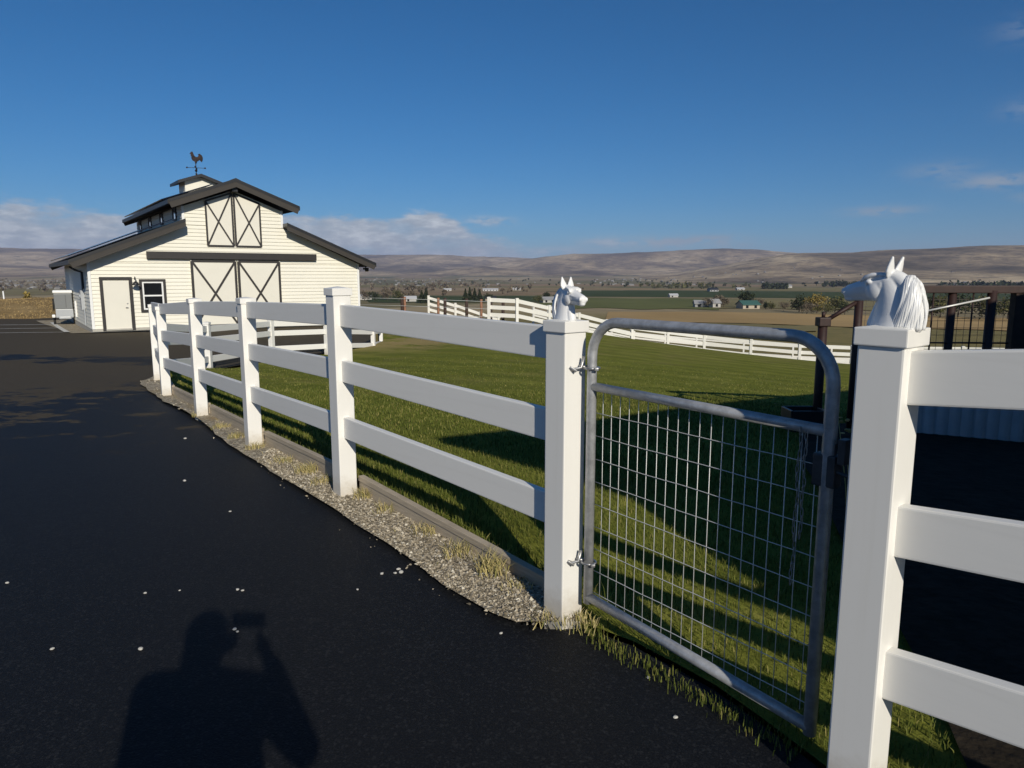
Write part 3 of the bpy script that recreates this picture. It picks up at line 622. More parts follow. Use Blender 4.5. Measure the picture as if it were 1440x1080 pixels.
# ------------------------------------------------------------------ barn
ba = R(35.5); BU = Vector((math.cos(ba), math.sin(ba), 0)); BV = Vector((-math.sin(ba), math.cos(ba), 0)); L0 = Vector((-16.77, 28.4, -.652))
BM = Matrix(((BU.x, BV.x, 0, L0.x), (BU.y, BV.y, 0, L0.y), (0, 0, 1, L0.z), (0, 0, 0, 1)))
barn = thing('barn', tuple(L0), 'cream barn with raised centre roof, dark trim, crossed sliding doors and cupola', 'barn')
W, D, ZE, ZM, ZT, UL, UR = 11.4, 12.0, 2.83, 4.39, 5.13, 3.6, 7.8
def lb(z):
    if z <= ZE: return 0, W
    if z <= ZM: t = (z - ZE) / (ZM - ZE) * UL; return t, W - t
    if z <= ZT: return UL, UR
    t = min((z - ZT) / .372, 2.1); return UL + t, UR - t
def siding(plane, z0, z1, lim, course=.155, lip=.034):
    """lap siding: each course leans out at its foot"""
    mb = MB(BM); z = z0
    while z < z1 - 1e-4:
        zt = min(z + course, z1); 
        for brk in (ZE, ZM, ZT):
            if lim is lb and z < brk - 1e-4 < zt: zt = brk
        a, b = lim(z + 1e-5); c, d = lim(zt - 1e-5)
        if b - a > .01: mb.add([plane(a, z, lip), plane(b, z, lip), plane(d, zt, 0), plane(c, zt, 0), plane(a, z, 0), plane(b, z, 0)], [(0, 1, 2, 3), (4, 5, 1, 0)])
        z = zt
    return mb
fw = siding(lambda s, z, o: (s, -o, z), .14, 5.9, lb); fw.build('front_wall', M['cream'], barn)
siding(lambda s, z, o: (s, D + o, z), .14, 5.9, lb).build('rear_wall', M['cream'], barn)
siding(lambda s, z, o: (-o, s, z), .14, ZE, lambda z: (0, D)).build('side_wall', M['cream'], barn)
siding(lambda s, z, o: (W + o, s, z), .14, ZE, lambda z: (0, D)).build('side_wall', M['cream'], barn)
siding(lambda s, z, o: (UL - o, s, z), 4.2, ZT + .05, lambda z: (0, D)).build('clerestory_wall', M['cream'], barn)
siding(lambda s, z, o: (UR + o, s, z), 4.2, ZT + .05, lambda z: (0, D)).build('clerestory_wall', M['cream'], barn)
MB(BM).box((W / 2, D / 2, .02), (W + .02, D + .02, .25)).build('foundation', M['concrete'], barn)
for u in (-.02, W - .08): MB(BM).box((u + .05, -.018, (ZE + .14) / 2), (.1, .06, ZE - .14)).build('corner_board', M['whiteframe'], barn)
for u in (UL - .02, UR - .08): MB(BM).box((u + .05, -.018, (ZM + ZT) / 2 + .02), (.1, .06, ZT - ZM)).build('corner_board', M['whiteframe'], barn)
def roof_slab(p_in, p_out, v0, v1, th, name, fasc=.16):
    """sloping slab between (u,z) pairs, with soffit and dark fascia boards"""
    (ui, zi), (uo, zo) = p_in, p_out; sg = 1 if uo > ui else -1
    r_ = MB(BM).prism([(ui, zi), (uo, zo), (uo, zo - th), (ui, zi - th)], lambda p: (p[0], v0, p[1]), lambda p: (p[0], v1, p[1])).build(name, M['roof'], barn)
    MB(BM).prism([(ui, zi - th - .002), (uo - sg * .02, zo - th - .002 - .0), (uo - sg * .02, zo - th - .03), (ui, zi - th - .03)], lambda p: (p[0], v0 + .02, p[1]), lambda p: (p[0], v1 - .02, p[1])).build('soffit', M['soffit'], r_)
    f_ = MB(BM)
    for v in (v0 - .03, v1 + .001):
        MB(BM).prism([(ui, zi + .02), (uo + sg * .02, zo + .02 - .006), (uo + sg * .02, zo - .11), (ui, zi - .11)], lambda p: (p[0], v - .012, p[1]), lambda p: (p[0], v + .029, p[1])).build('rake_fascia', M['fascia'], r_)
        MB(BM).prism([(ui, zi - .112), (uo + sg * .02, zo - .112), (uo + sg * .02 - sg * .1, zo - fasc), (ui, zi - fasc)], lambda p: (p[0], v, p[1]), lambda p: (p[0], v + .029, p[1])).build('rake_board', M['soffit'], r_)
    f_.prism([(uo + sg * .001, zo + .012), (uo + sg * .05, zo + .0), (uo + sg * .05, zo - .17), (uo + sg * .001, zo - .17)], lambda p: (p[0], v0, p[1]), lambda p: (p[0], v1, p[1]))
    f_.build('fascia', M['fascia'], r_); return r_
V0, V1 = -.62, 12.7
roof_slab((UL - .0, ZM + .19), (-.62, 2.86), V0, V1, .13, 'lower_roof', .31)
roof_slab((UR + .0, ZM + .19), (W + .62, 2.86), V0, V1, .13, 'lower_roof', .31)
roof_slab((5.7, 6.33), (3.02, 5.335), V0, V1, .14, 'upper_roof', .33); roof_slab((5.7, 6.331), (8.38, 5.335), V0, V1, .14, 'upper_roof', .33)
mb = MB(BM).prism([(5.5, 6.29), (5.7, 6.375), (5.9, 6.29)], lambda p: (p[0], V0 - .02, p[1]), lambda p: (p[0], V1 + .02, p[1])); mb.build('ridge_cap', M['fascia'], barn)
# solar panels on the left slopes
def panels(ui, zi, uo, zo, rows, cols, v0, v1, lift):
    d = Vector((uo - ui, 0, zo - zi)); L = d.length; d.normalize(); nrm = Vector((0, 1, 0)).cross(d); nrm = nrm if nrm.z > 0 else -nrm
    for r_ in range(rows):
        for c_ in range(cols):
            a = Vector((ui, 0, zi)) + d * (L * (r_ + .5) / rows) + nrm * lift; v = v0 + (v1 - v0) * (c_ + .5) / cols
            rot = Matrix((d, Vector((0, 1, 0)), d.cross(Vector((0, 1, 0))))).transposed()
            MB(BM).box((a.x, v, a.z), (L / rows - .02, (v1 - v0) / cols - .02, .04), rot, .004).build('solar_panel', M['solar'], barn)
panels(3.3, 4.47, -.55, 2.9, 2, 7, .2, 12.3, .14); panels(5.2, 6.14, 3.1, 5.36, 1, 6, 1.2, 12.4, .13)
# doors
def xdoor(name, u0, u1, z0, z1, prot, parent, tw=.09, top=None):
    """panel with dark border and X brace; top=(zl, zr) for a sloping head"""
    zl, zr = top or (z1, z1); d_ = MB(BM).prism([(u0, z0), (u1, z0), (u1, zr), (u0, zl)], lambda p: (p[0], -prot, p[1]), lambda p: (p[0], -.03, p[1])).build(name, M['creamdoor'], parent)
    y = -prot - .012; e = tw / 2; k = MB(BM); cs = [(u0 + e, z0 + e), (u1 - e, z0 + e), (u1 - e, zr - e), (u0 + e, zl - e)]
    for i in range(4):
        a, b = cs[i], cs[(i + 1) % 4]; dy = 0 if i % 2 else -.003
        k.beam((a[0], y + dy, a[1]), (b[0], y + dy, b[1]), tw, .02, 0, (0, 1, 0))
    for dy, (a, b) in ((-.006, (cs[0], cs[2])), (-.009, (cs[1], cs[3]))): k.beam((a[0], y + dy, a[1]), (b[0], y + dy, b[1]), tw * .85, .02, 0, (0, 1, 0))
    k.build('cross_brace', M['trimdark'], d_); return d_
xdoor('sliding_door', 3.78, 5.66, .06, 2.93, .09, barn, .1); xdoor('sliding_door', 5.70, 7.58, .06, 2.93, .09, barn, .1)
xdoor('loft_door', 4.50, 5.655, 3.5, 5.8, .06, barn, .075, (5.44, 5.83)); xdoor('loft_door', 5.675, 6.83, 3.5, 5.8, .06, barn, .075, (5.83, 5.44))
MB(BM).box((5.69, -.13, 3.105), (7.14, .16, .29), None, .01).build('door_track', M['trimdark'], barn)
MB(BM).box((5.68, -.30, 5.93), (.26, .34, .22), None, .02).build('gable_light', M['blackmetal'], barn)
d_ = MB(BM).box((.94, -.045, 1.06), (.92, .05, 1.98), None, .004).build('entry_door', M['creamdoor'], barn)
k = MB(BM)
for u in (.415, 1.465): k.box((u, -.055, 1.06), (.11, .075, 2.09))
k.box((.94, -.0555, 2.155), (1.16, .078, .11)); k.build('door_frame', M['trimdark'], d_)
MB(BM).box((.94, -.06, .10), (.94, .08, .06)).build('threshold', M['concrete'], d_)
MB(BM).tube([(1.30, -.07, .98), (1.30, -.12, .98), (1.22, -.125, .98)], .018, 8).build('handle', M['hardware'], d_); MB(BM).ball((1.30, -.075, 1.14), .03).build('lock', M['hardware'], d_)
def window(u0, u1, z0, z1, tw=.1):
    w = MB(BM)
    for u in (u0 + tw / 2, u1 - tw / 2): w.box((u, -.05, (z0 + z1) / 2), (tw, .07, z1 - z0))
    for z in (z0 + tw / 2, z1 - tw / 2): w.box(((u0 + u1) / 2, -.051, z), (u1 - u0 - 2 * tw, .072, tw))
    f_ = w.build('window', M['trimdark'], barn); a0, a1, b0, b1 = u0 + tw, u1 - tw, z0 + tw, z1 - tw; s_ = MB(BM); e = .06
    for u in (a0 + e / 2, a1 - e / 2): s_.box((u, -.042, (b0 + b1) / 2), (e, .05, b1 - b0))
    for z in (b0 + e / 2, (b0 + b1) / 2, b1 - e / 2): s_.box(((a0 + a1) / 2, -.0425, z), (a1 - a0 - 2 * e, .05, e))
    s_.build('sash', M['whiteframe'], f_); MB(BM).box(((a0 + a1) / 2, -.03, (b0 + b1) / 2), (a1 - a0 - .02, .02, b1 - b0 - .02)).build('pane', M['glass'], f_)
window(1.78, 2.77, .77, 2.12)
for v in (1.35, 4.45, 7.6, 10.7):     # clerestory windows on the left
    w = MB(BM)
    for dv in (-.33, .33): w.box((UL - .04, v + dv, 4.93), (.06, .06, .56))
    for dz in (-.27, .27): w.box((UL - .041, v, 4.93 + dz), (.062, .60, .06))
    f_ = w.build('clerestory_window', M['trimdark'], barn); MB(BM).box((UL - .03, v, 4.93), (.02, .64, .47)).build('pane', M['palewindow'], f_)
def gooseneck(u, z, v=-.02):
    l = MB(BM).tube([(u, v, z + .12), (u, v - .14, z + .24), (u, v - .28, z + .2), (u, v - .30, z + .06)], .014, 7); l.tube([(u, v - .3, z + .06), (u, v - .3, z - .0), (u, v - .3, z - .1)], [.03, .09, .17], 14); l.build('barn_lamp', M['blackmetal'], barn, True)
gooseneck(1.62, 1.98)
mb = MB(BM).box((11.75, -.1, 2.60), (.22, .22, .1), None, .02); mb.tube([(11.75, -.1, 2.62), (11.75, -.1, 2.7)], .03, 8); mb.box((11.75, -.2, 2.53), (.16, .12, .1), Matrix.Rotation(.5, 3, 'X'), .01); mb.build('flood_light', M['blackmetal'], barn)
mb = MB(BM).tube([(-.5, 1.5, 2.62), (-.32, 1.6, 2.5), (-.07, 1.75, 2.4), (-.07, 1.75, 1.7)], .045, 8); mb.build('downspout', M['fascia'], barn)
mb = MB(BM).box((-.09, 2.2, 1.25), (.14, .42, .8), None, .01); mb.tube([(-.07, 2.2, 1.65), (-.07, 2.2, 2.5)], .03, 8); mb.tube([(-.07, 1.9, .2), (-.07, 1.9, .9)], .025, 8); mb.ball((-.17, 2.2, 1.4), (.05, .1, .1)); mb.build('electric_meter', M['silver'], barn)
MB(BM).tube([(-.07, 6.2, .35), (-.07, 6.2, 1.1)], .045, 8).build('vent_pipe', M['whitepaint'], barn)
# cupola
CU, CV, ch_ = 5.7, 6.6, .72
cup = MB(BM); cup.box((CU, CV, 6.45), (2 * ch_, 2 * ch_, .9)); cupo = cup.build('cupola', M['cream'], barn)
mb = MB(BM)
mb.prism([(CU - ch_, 6.88), (CU + ch_, 6.88), (CU, 7.1)], lambda p: (p[0], CV - ch_, p[1]), lambda p: (p[0], CV + ch_, p[1])); mb.build('gable', M['cream'], cupo)
mb = MB(BM)
for sg in (-1, 1): mb.prism([(CU, 7.25), (CU + sg * 1.08, 6.87), (CU + sg * 1.08, 6.73), (CU, 7.11)], lambda p: (p[0], CV - 1.05, p[1]), lambda p: (p[0], CV + 1.05, p[1]))
mb.build('cupola_roof', M['fascia'], cupo)
# weathervane
wb = BM @ Vector((CU, CV, 7.25)); wv = thing('weathervane', tuple(wb), 'dark copper rooster weathervane on the barn cupola', 'weathervane'); WM = Matrix.Translation(wb)
mb = MB(WM); mb.tube([(0, 0, -.02), (0, 0, .62)], .02, 8); mb.ball((0, 0, .10), .05); mb.ball((0, 0, .26), .065); mb.ball((0, 0, .62), .03); mb.build('rod', M['copper'], wv, True)
mb = MB(WM @ Matrix.Rotation(.35, 4, 'Z'))
for a in range(4):
    c_, s_ = math.cos(a * math.pi / 2), math.sin(a * math.pi / 2); mb.tube([(0, 0, .40), (c_ * .40, s_ * .40, .40)], .012, 6); mb.ball((c_ * .42, s_ * .42, .40), (.05, .05, .04), 2)
mb.build('direction_arms', M['copper'], wv, True)
roost = [(-.02, .62), (.05, .62), (.06, .70), (.14, .74), (.20, .80), (.24, .74), (.30, .68), (.35, .76), (.37, .88), (.33, 1.0), (.24, 1.08), (.15, 1.06), (.18, .98), (.12, .92), (.02, .93), (-.06, 1.0), (-.10, 1.10), (-.12, 1.17), (-.15, 1.20), (-.17, 1.16), (-.21, 1.18), (-.22, 1.12), (-.28, 1.09), (-.22, 1.06), (-.21, 1.0), (-.23, .96), (-.18, .96), (-.19, .86), (-.15, .76), (-.06, .71), (-.03, .69)]
MB(WM).prism(roost, lambda p: (p[0], -.03, p[1]), lambda p: (p[0], .03, p[1])).build('rooster', M['copper'], wv)

# ------------------------------------------------------------------ parking stripes (paint on the driveway)
driveway['kind'] = 'structure'; ORG[driveway.name] = np.zeros(3)
def stripe(a, b, w):
    a, b = np.array(a), np.array(b); d = (b - a) / np.hypot(*(b - a)); nn = np.array([-d[1], d[0]]) * w / 2; n = 14; vs = []; fs = []
    for i in range(n + 1):
        p_ = a + (b - a) * i / n
        for s in (-1, 1): q = p_ + nn * s; vs.append((q[0], q[1], t1(*q) + .03))
    for i in range(n): fs.append((2 * i, 2 * i + 1, 2 * i + 3, 2 * i + 2))
    mesh_obj('painted_stripe', vs, fs, M['roadpaint'], driveway)
stripe((-18.0, 28.7), (-23.4, 36.2), .20)
stripe((-18.1, 28.6), (-30, 26.6), .15); stripe((-20.4, 31.9), (-32, 29.6), .15); stripe((-22.4, 34.6), (-34, 32.4), .15)
# strip of gravel beside the barn's side wall
def sidez(x, y): return T(x, y) + .02
bp = lambda u, v: tuple((BM @ Vector((u, v, 0)))[:2])
sheet('gravel_bed', [bp(-.02, -.1), bp(-.02, 12), bp(-1.5, 12), bp(-1.0, 6), bp(-.8, 3.0), bp(-.75, -.1)], .8, sidez, M['gravelbed'])
sheet('concrete_apron', [bp(-.1, -.32), bp(W + .1, -.32), bp(W + .1, -.02), bp(-.1, -.02)], .8, lambda x, y: T(x, y) * 0 - .61, M['concrete'])

# ------------------------------------------------------------------ small trailer by the side wall
tb = Vector((-21.75, 34.6, t1(-21.75, 34.6))); TM = Matrix.Translation(tb) @ Matrix.Rotation(R(32), 4, 'Z') @ Matrix.Diagonal((1.05, 1, 1.22, 1))
tr_ = thing('cargo_trailer', tuple(tb), 'small grey cargo trailer with white roof parked by the barn side wall', 'trailer')
MB(TM).box((0, .8, .95), (.72, 1.7, .62), None, .03).build('upper_body', M['greypaint'], tr_)
MB(TM).box((.02, .8, .47), (.70, 1.66, .345), None, .03).build('lower_body', M['silver'], tr_)
MB(TM).box((0, .8, 1.32), (.78, 1.78, .11), None, .04).build('roof', M['whitepaint'], tr_)
for sx in (-1, 1):
    MB(TM).tube([(sx * .40 - .05, .55, .16), (sx * .40 + .05, .55, .16)], .17, 18).build('wheel', M['rubber'], tr_, True)
MB(TM).box((-.42, .25, .36), (.14, .34, .12), None, .04).build('fender', M['whitepaint'], tr_)
MB(TM).box((.03, -.1, .3), (.5, .12, .12), None, .05).build('bumper', M['silver'], tr_)
MB(TM).tube([(-.42, .1, .82), (-.36, .1, .82)], .24, 18).build('spare_wheel', M['rubber'], tr_, True)
MB(TM).box((.1, -.062, .95), (.008, .012, .5)).build('door_seam', M['fascia'], tr_)

# ------------------------------------------------------------------ rust-red pen at the right
py_ = 8.0; pen = thing('animal_pen', (3.5, 8.0, t1(3.5, 8)), 'rust-red pipe pen with mesh panels and white skirt behind the right post', 'pen')
def ppost(x, y, z0, z1, r_=.045): MB().tube([(x, y, z0), (x, y, z1)], r_, 10).build('pipe_post', M['rustpipe'], pen, True)
ppost(3.50, 8.0, -.5, 1.14, .05)
MB().tube([(3.5, 8.0, 1.14), (3.5, 8.0, 1.2)], .02, 6).build('post_stub', M['rustpipe'], pen, True)
MB().box((3.5, 8.0, 1.09), (.13, .13, .10), None, .01).build('post_collar', M['rustpipe'], pen)
ppost(3.89, 8.0, -.5, 1.44); ppost(4.47, 8.02, -.5, 1.44, .05); ppost(4.93, 8.0, -.5, 1.44); ppost(5.36, 7.98, -.6, 1.44, .05)
MB().tube([(3.53, 8.0, 1.1), (3.88, 8.0, 1.32)], .024, 8).build('brace', M['rustpipe'], pen, True)
MB().beam((3.84, 8.0, 1.455), (6.6, 8.0, 1.45), .12, .085, .008).build('top_rail', M['rustpipe'], pen)
MB().box((5.74, 8.0, .46), (.26, .10, 1.92), None, .006).build('wide_post', M['darkpost'], pen)
MB().tube([(4.50, 7.93, 1.19), (5.30, 7.93, 1.36)], .011, 8).build('brace', M['wire'], pen, True)
for x0, x1 in ((3.94, 4.42), (4.52, 4.88), (4.98, 5.31), (5.41, 5.58)):
    mb = MB()
    for x in np.arange(x0 + .03, x1, .08): mb.tube([(x, 8.0, .2), (x, 8.0, 1.43)], .0026, 4)
    for z in np.arange(.3, 1.43, .08): mb.tube([(x0, 8.004, z), (x1, 8.004, z)], .0026, 4)
    mb.build('mesh_panel', M['penwire'], pen)
for x0, x1 in ((4.0, 4.42), (4.52, 4.88), (4.98, 5.31)):
    MB().tube([((x0 + x1) / 2, 7.97, .25), ((x0 + x1) / 2, 7.97, 1.42)], .009, 6).build('stay', M['rustpipe'], pen, True)
MB().tube([(3.94, 7.97, .86), (5.58, 7.97, .85)], .009, 6).build('stay', M['rustpipe'], pen, True)
mb = MB(); vs = []; fs = []; xs = np.arange(3.95, 6.8, .02)
for x in xs:
    dy = .012 * math.sin(x * 2 * math.pi / .145) + .01 * (math.sin(x * 2 * math.pi / .145) > .8); vs += [(x, 7.9 + dy, -.6), (x, 7.9 + dy, .22 - (x - 4) * .03)]
for i in range(len(xs) - 1): fs.append((2 * i, 2 * i + 2, 2 * i + 3, 2 * i + 1))
mb.add(vs, fs); mb.beam((3.95, 7.93, .235), (6.78, 7.93, .15), .05, .04, .003); mb.build('skirt', M['skirt'], pen)
# low dark water trough and tall weed by the corner post
tx_, ty_ = 3.30, 7.88; z = t1(tx_, ty_); tg = thing('feed_trough', (tx_, ty_, z), 'dark trough in the shade at the foot of the rust-red corner post', 'trough'); mb = MB()
for dx in (-.19, .19): mb.box((tx_ + dx, ty_, z + .12), (.03, .30, .28), None, .008)
for dy in (-.15, .15): mb.box((tx_, ty_ + dy, z + .12), (.352, .03, .28), None, .008)
mb.box((tx_, ty_, z + .05), (.35, .28, .04)); mb.build('tub', M['blackmetal'], tg)
wx, wy = 2.15, 4.35; wz = float(lawn_z(wx, wy)[0]); wd = thing('tall_weed', (wx, wy, wz), 'tall pale dead weed standing in the shade behind the latch side of the gate', 'weed'); mb = MB(); lf = MB()
for k in range(5):
    a = k * 1.3; top = (wx + .10 * math.cos(a), wy + .10 * math.sin(a), wz + .55 + .09 * (k % 3)); mb.tube([(wx, wy, wz - .02), (wx + .03 * math.cos(a), wy + .03 * math.sin(a), wz + .3), top], [.005, .004, .002], 6)
    for q in range(10): lf.ball(Vector(top) + Vector(RNG.normal(0, .028, 3)), (.016, .012, .005), 1, Matrix.Rotation(q, 3, 'X'))
mb.build('stem', M['weed'], wd, True); lf.build('seed_heads', M['weed'], wd)

# ------------------------------------------------------------------ shed that shades the lawn (just out of frame)
sa = Vector((2.26, .92, 0)); e1 = Vector((.80, .60, 0)); e2 = Vector((.60, -.80, 0)); SM = Matrix(((e1.x, e2.x, 0, sa.x), (e1.y, e2.y, 0, sa.y), (0, 0, 1, .0), (0, 0, 0, 1)))
shed = thing('stable_shed', tuple(sa), 'grey board shed standing beyond the right fence, casting the long shade on the lawn', 'shed')
SH = 3.05; mb = MB(SM)
for k in range(48):
    mb.box((.0 + 9.6 * (k + .5) / 48, .07, SH / 2 - .2), (.195, .03 + .008 * (k % 2), SH + .4)); mb.box((9.6 * (k + .5) / 48, 4.0, SH / 2 - .2), (.195, .03, SH + .4))
for k in range(20):
    mb.box((.07, .1 + 3.9 * (k + .5) / 20, SH / 2 - .2), (.03 + .008 * (k % 2), .19, SH + .4)); mb.box((9.6, .1 + 3.9 * (k + .5) / 20, SH / 2 - .2), (.03, .19, SH + .4))
mb.build('board_wall', M['shedwall'], shed)
MB(SM).prism([(-.02, SH - .02), (4.1, SH + .55), (4.1, SH + .67), (-.02, SH + .1)], lambda p: (-.85, p[0], p[1]), lambda p: (9.75, p[0], p[1])).build('roof', M['roof'], shed)
f_ = MB(SM).box((3.0, .045, 1.0), (1.4, .05, 2.1), None, .01).build('door', M['trimdark'], shed); MB(SM).tube([(3.55, .0, 1.0), (3.55, .0, 1.25)], .015, 8).build('handle', M['hardware'], f_)

# ------------------------------------------------------------------ hills
NH, NR = 620, 110; az = np.linspace(R(-50), R(52), NH); rad = np.geomspace(2200, 12500, NR); hx = 720 + 998 * np.tan(az)
RID = [(9000, 2300, [(-600, 345), (0, 349), (90, 351), (200, 352), (350, 354), (520, 358), (600, 359), (660, 361), (760, 364), (850, 372), (1000, 384), (2300, 388)]),
 (7000, 1300, [(-600, 388), (640, 386), (700, 371), (760, 362), (800, 358), (850, 357), (900, 355), (950, 353), (1010, 350), (1050, 351), (1085, 354), (1150, 359), (1250, 368), (1500, 380), (2300, 388)]),
 (4300, 1200, [(-600, 388), (880, 388), (950, 384), (1000, 375), (1050, 366), (1100, 357), (1150, 355), (1190, 356), (1250, 352), (1350, 347), (1440, 344.5), (1600, 340), (2300, 338)]),
 (5400, 700, [(-600, 372), (0, 376), (120, 380), (300, 384), (560, 383), (620, 380), (680, 374), (720, 378), (760, 384), (790, 383), (820, 379), (860, 382), (920, 386), (2300, 388)]),
 (3700, 500, [(-600, 388), (900, 388), (1000, 384), (1060, 378), (1130, 376), (1200, 380), (1300, 374), (1400, 372), (1500, 370), (2300, 372)])]
def vnoise(x, y, seed):
    rs = np.random.default_rng(seed); P = rs.random((257, 257)); xi = np.floor(x).astype(int); yi = np.floor(y).astype(int); fx = x - xi; fy = y - yi; fx = fx * fx * (3 - 2 * fx); fy = fy * fy * (3 - 2 * fy)
    g = lambda i, j: P[i % 257, j % 257]; return (g(xi, yi) * (1 - fx) + g(xi + 1, yi) * fx) * (1 - fy) + (g(xi, yi + 1) * (1 - fx) + g(xi + 1, yi + 1) * fx) * fy
def fbm(x, y, seed, oct=5, ridged=False):
    s = 0; a = 1; t = 0
    for k in range(oct):
        n = vnoise(x * 2 ** k + 91, y * 2 ** k + 57, seed + k); n = 1 - abs(2 * n - 1) if ridged else n; s = s + a * n; t += a; a *= .5
    return s / t
A_, R_ = np.meshgrid(az, rad); X_ = R_ * np.sin(A_); Y_ = R_ * np.cos(A_); Z_ = valley(R_) - 4
for i, (r0, wd_, prof) in enumerate(RID):
    pk = np.interp(hx, [p[0] for p in prof], [p[1] for p in prof]); hgt = (388 - pk) / 998 * r0 * np.cos(az)
    shape = np.where(R_ < r0, np.exp(-((R_ - r0) / wd_) ** 2), np.exp(-((R_ - r0) / (wd_ * 1.2)) ** 2))
    gul = 1 - (.42 * (1 - fbm(X_ / 420, Y_ / 900, 10 + i, 5, True))) * (1 - .82 * shape ** 2)
    Z_ = np.maximum(Z_, valley(R_) - 4 + (np.maximum(hgt, 0)[None] + (1.5 - valley(r0) + 4) * np.clip(hgt / 25, 0, 1)[None]) * shape * gul)
Z_ += (fbm(X_ / 260, Y_ / 420, 40, 5) - .5) * np.clip((R_ - 2300) / 1500, 0, 1) * 14
idx = np.arange(NR * NH).reshape(NR, NH); q4 = np.stack([idx[:-1, :-1], idx[:-1, 1:], idx[1:, 1:], idx[1:, :-1]], -1).reshape(-1, 4)
tag(raw_mesh('hills', np.c_[X_.ravel(), Y_.ravel(), Z_.ravel()], q4, M['hill'], True), kind='structure')

# ------------------------------------------------------------------ valley fields (real sheets on the valley floor)
def pr(px, r): a = math.atan((px - 720) / 998); return r * math.sin(a), r * math.cos(a)
FT = {'field_green': ((.07, .09, .034), (.05, .068, .025)), 'field_lime': ((.165, .17, .06), (.12, .13, .045)), 'field_tan': ((.36, .27, .15), (.25, .18, .095)), 'field_gold': ((.50, .34, .155), (.37, .25, .11)), 'field_brown': ((.34, .24, .14), (.24, .175, .10)), 'field_olive': ((.27, .225, .105), (.18, .155, .072))}
FM = {k: fieldmat(k, *v_) for k, v_ in FT.items()}
FLD = [(780, 1700, 620, 1000, 'field_green', 0), (700, 1040, 1060, 1230, 'field_tan', 0), (1030, 1600, 1050, 1400, 'field_olive', 20), (760, 1010, 300, 560, 'field_lime', 10), (1000, 1250, 330, 560, 'field_olive', 10), (850, 1700, 150, 262, 'field_gold', 6), (880, 1150, 110, 146, 'field_olive', 4), (500, 800, 700, 900, 'field_brown', 10), (480, 790, 930, 1010, 'field_tan', 10), (520, 770, 440, 640, 'field_green', 10), (400, 800, 1300, 1800, 'field_olive', 30), (640, 1100, 1500, 2000, 'field_brown', 40), (1100, 1500, 1600, 2100, 'field_tan', 40), (-300, 300, 900, 1500, 'field_olive', 30), (-200, 200, 500, 760, 'field_brown', 20)]
for i, (x0, x1, r0, r1, k, sk) in enumerate(FLD):
    vs = []; fs = []; nx, ny = 40, 6
    for j in range(ny + 1):
        for q in range(nx + 1):
            r_ = r0 + (r1 - r0) * j / ny + sk * math.sin(q * .35 + i); x, y = pr(x0 + (x1 - x0) * q / nx + (r_ - r0) * .04 * (i % 3 - 1), r_); vs.append((x, y, t1(x, y) + .12 + .02 * (i % 5)))
    for j in range(ny):
        for q in range(nx): a = j * (nx + 1) + q; fs.append((a, a + 1, a + nx + 2, a + nx + 1))
    tag(mesh_obj('field', vs, fs, FM[k], None, True, origin=(0, 0, 0)), kind='structure')

# ------------------------------------------------------------------ trees
def leaf_cloud(c, ell, n, size, mask=None):
    """n leaf clumps through lumpy sub-crowns"""
    k = max(5, n // 45); sub = RNG.normal(0, 1, (k, 3)); sub /= np.linalg.norm(sub, axis=1)[:, None]; sub *= RNG.uniform(.25, .82, (k, 1)); s = RNG.integers(0, k, n)
    p = sub[s] + RNG.normal(0, .19, (n, 3)); p = p * np.array(ell) + np.array(c)
    d = RNG.normal(0, 1, (n, 3)); d /= np.linalg.norm(d, axis=1)[:, None]; e = np.cross(d, RNG.normal(0, 1, (n, 3))); e /= np.linalg.norm(e, axis=1)[:, None]; sz = (size * RNG.uniform(.5, 1.4, n))[:, None]
    v = np.stack([p - d * sz, p + e * sz * .6, p + d * sz, p - e * sz * .6], 1); return v.reshape(-1, 3), (np.arange(n)[:, None] * 4 + np.arange(4))
def tree(name, px, r_, h, w, m, label, kind='round', n=420, grp='trees in the valley', world=None):
    x, y = world or pr(px, r_); z = t1(x, y); root = thing(name, (x, y, z), label, 'tree', grp); tk = MB()
    tk.tube([(x, y, z - .3), (x + .02 * h, y, z + h * .4), (x, y, z + h * .8)], [h * .035, h * .025, h * .008], 7)
    for k in range(5): a = k * 1.26; tk.tube([(x, y, z + h * (.3 + .08 * k)), (x + w * .35 * math.cos(a), y + w * .35 * math.sin(a), z + h * (.5 + .08 * k))], [h * .015, h * .004], 5)
    tk.build('trunk', M['bark'], root)
    if kind == 'cone':
        v, f = leaf_cloud((0, 0, 0), (1, 1, 1), n, h * .06); cz = np.repeat(RNG.uniform(0, 1, n) ** 1.3, 4); ang = np.repeat(RNG.uniform(0, 6.28, n), 4); rad_ = np.repeat(np.sqrt(RNG.uniform(.1, 1, n)), 4) * (1 - cz) * w / 2 * np.repeat(RNG.uniform(.75, 1.15, n), 4); ctr = v.reshape(-1, 4, 3).mean(1).repeat(4, 0)
        v = v - ctr + np.c_[x + rad_ * np.cos(ang), y + rad_ * np.sin(ang), z + h * (.06 + .94 * cz)]
    else: v, f = leaf_cloud((x, y, z + h * .56), (w / 2, w / 2, h * .46), n, max(h * .05, .15))
    me = mesh_obj('crown', v, f, m, root); return root
TR = [('evergreen_tree', 1010, 330, 0, 0, 0, '', '')][:0]
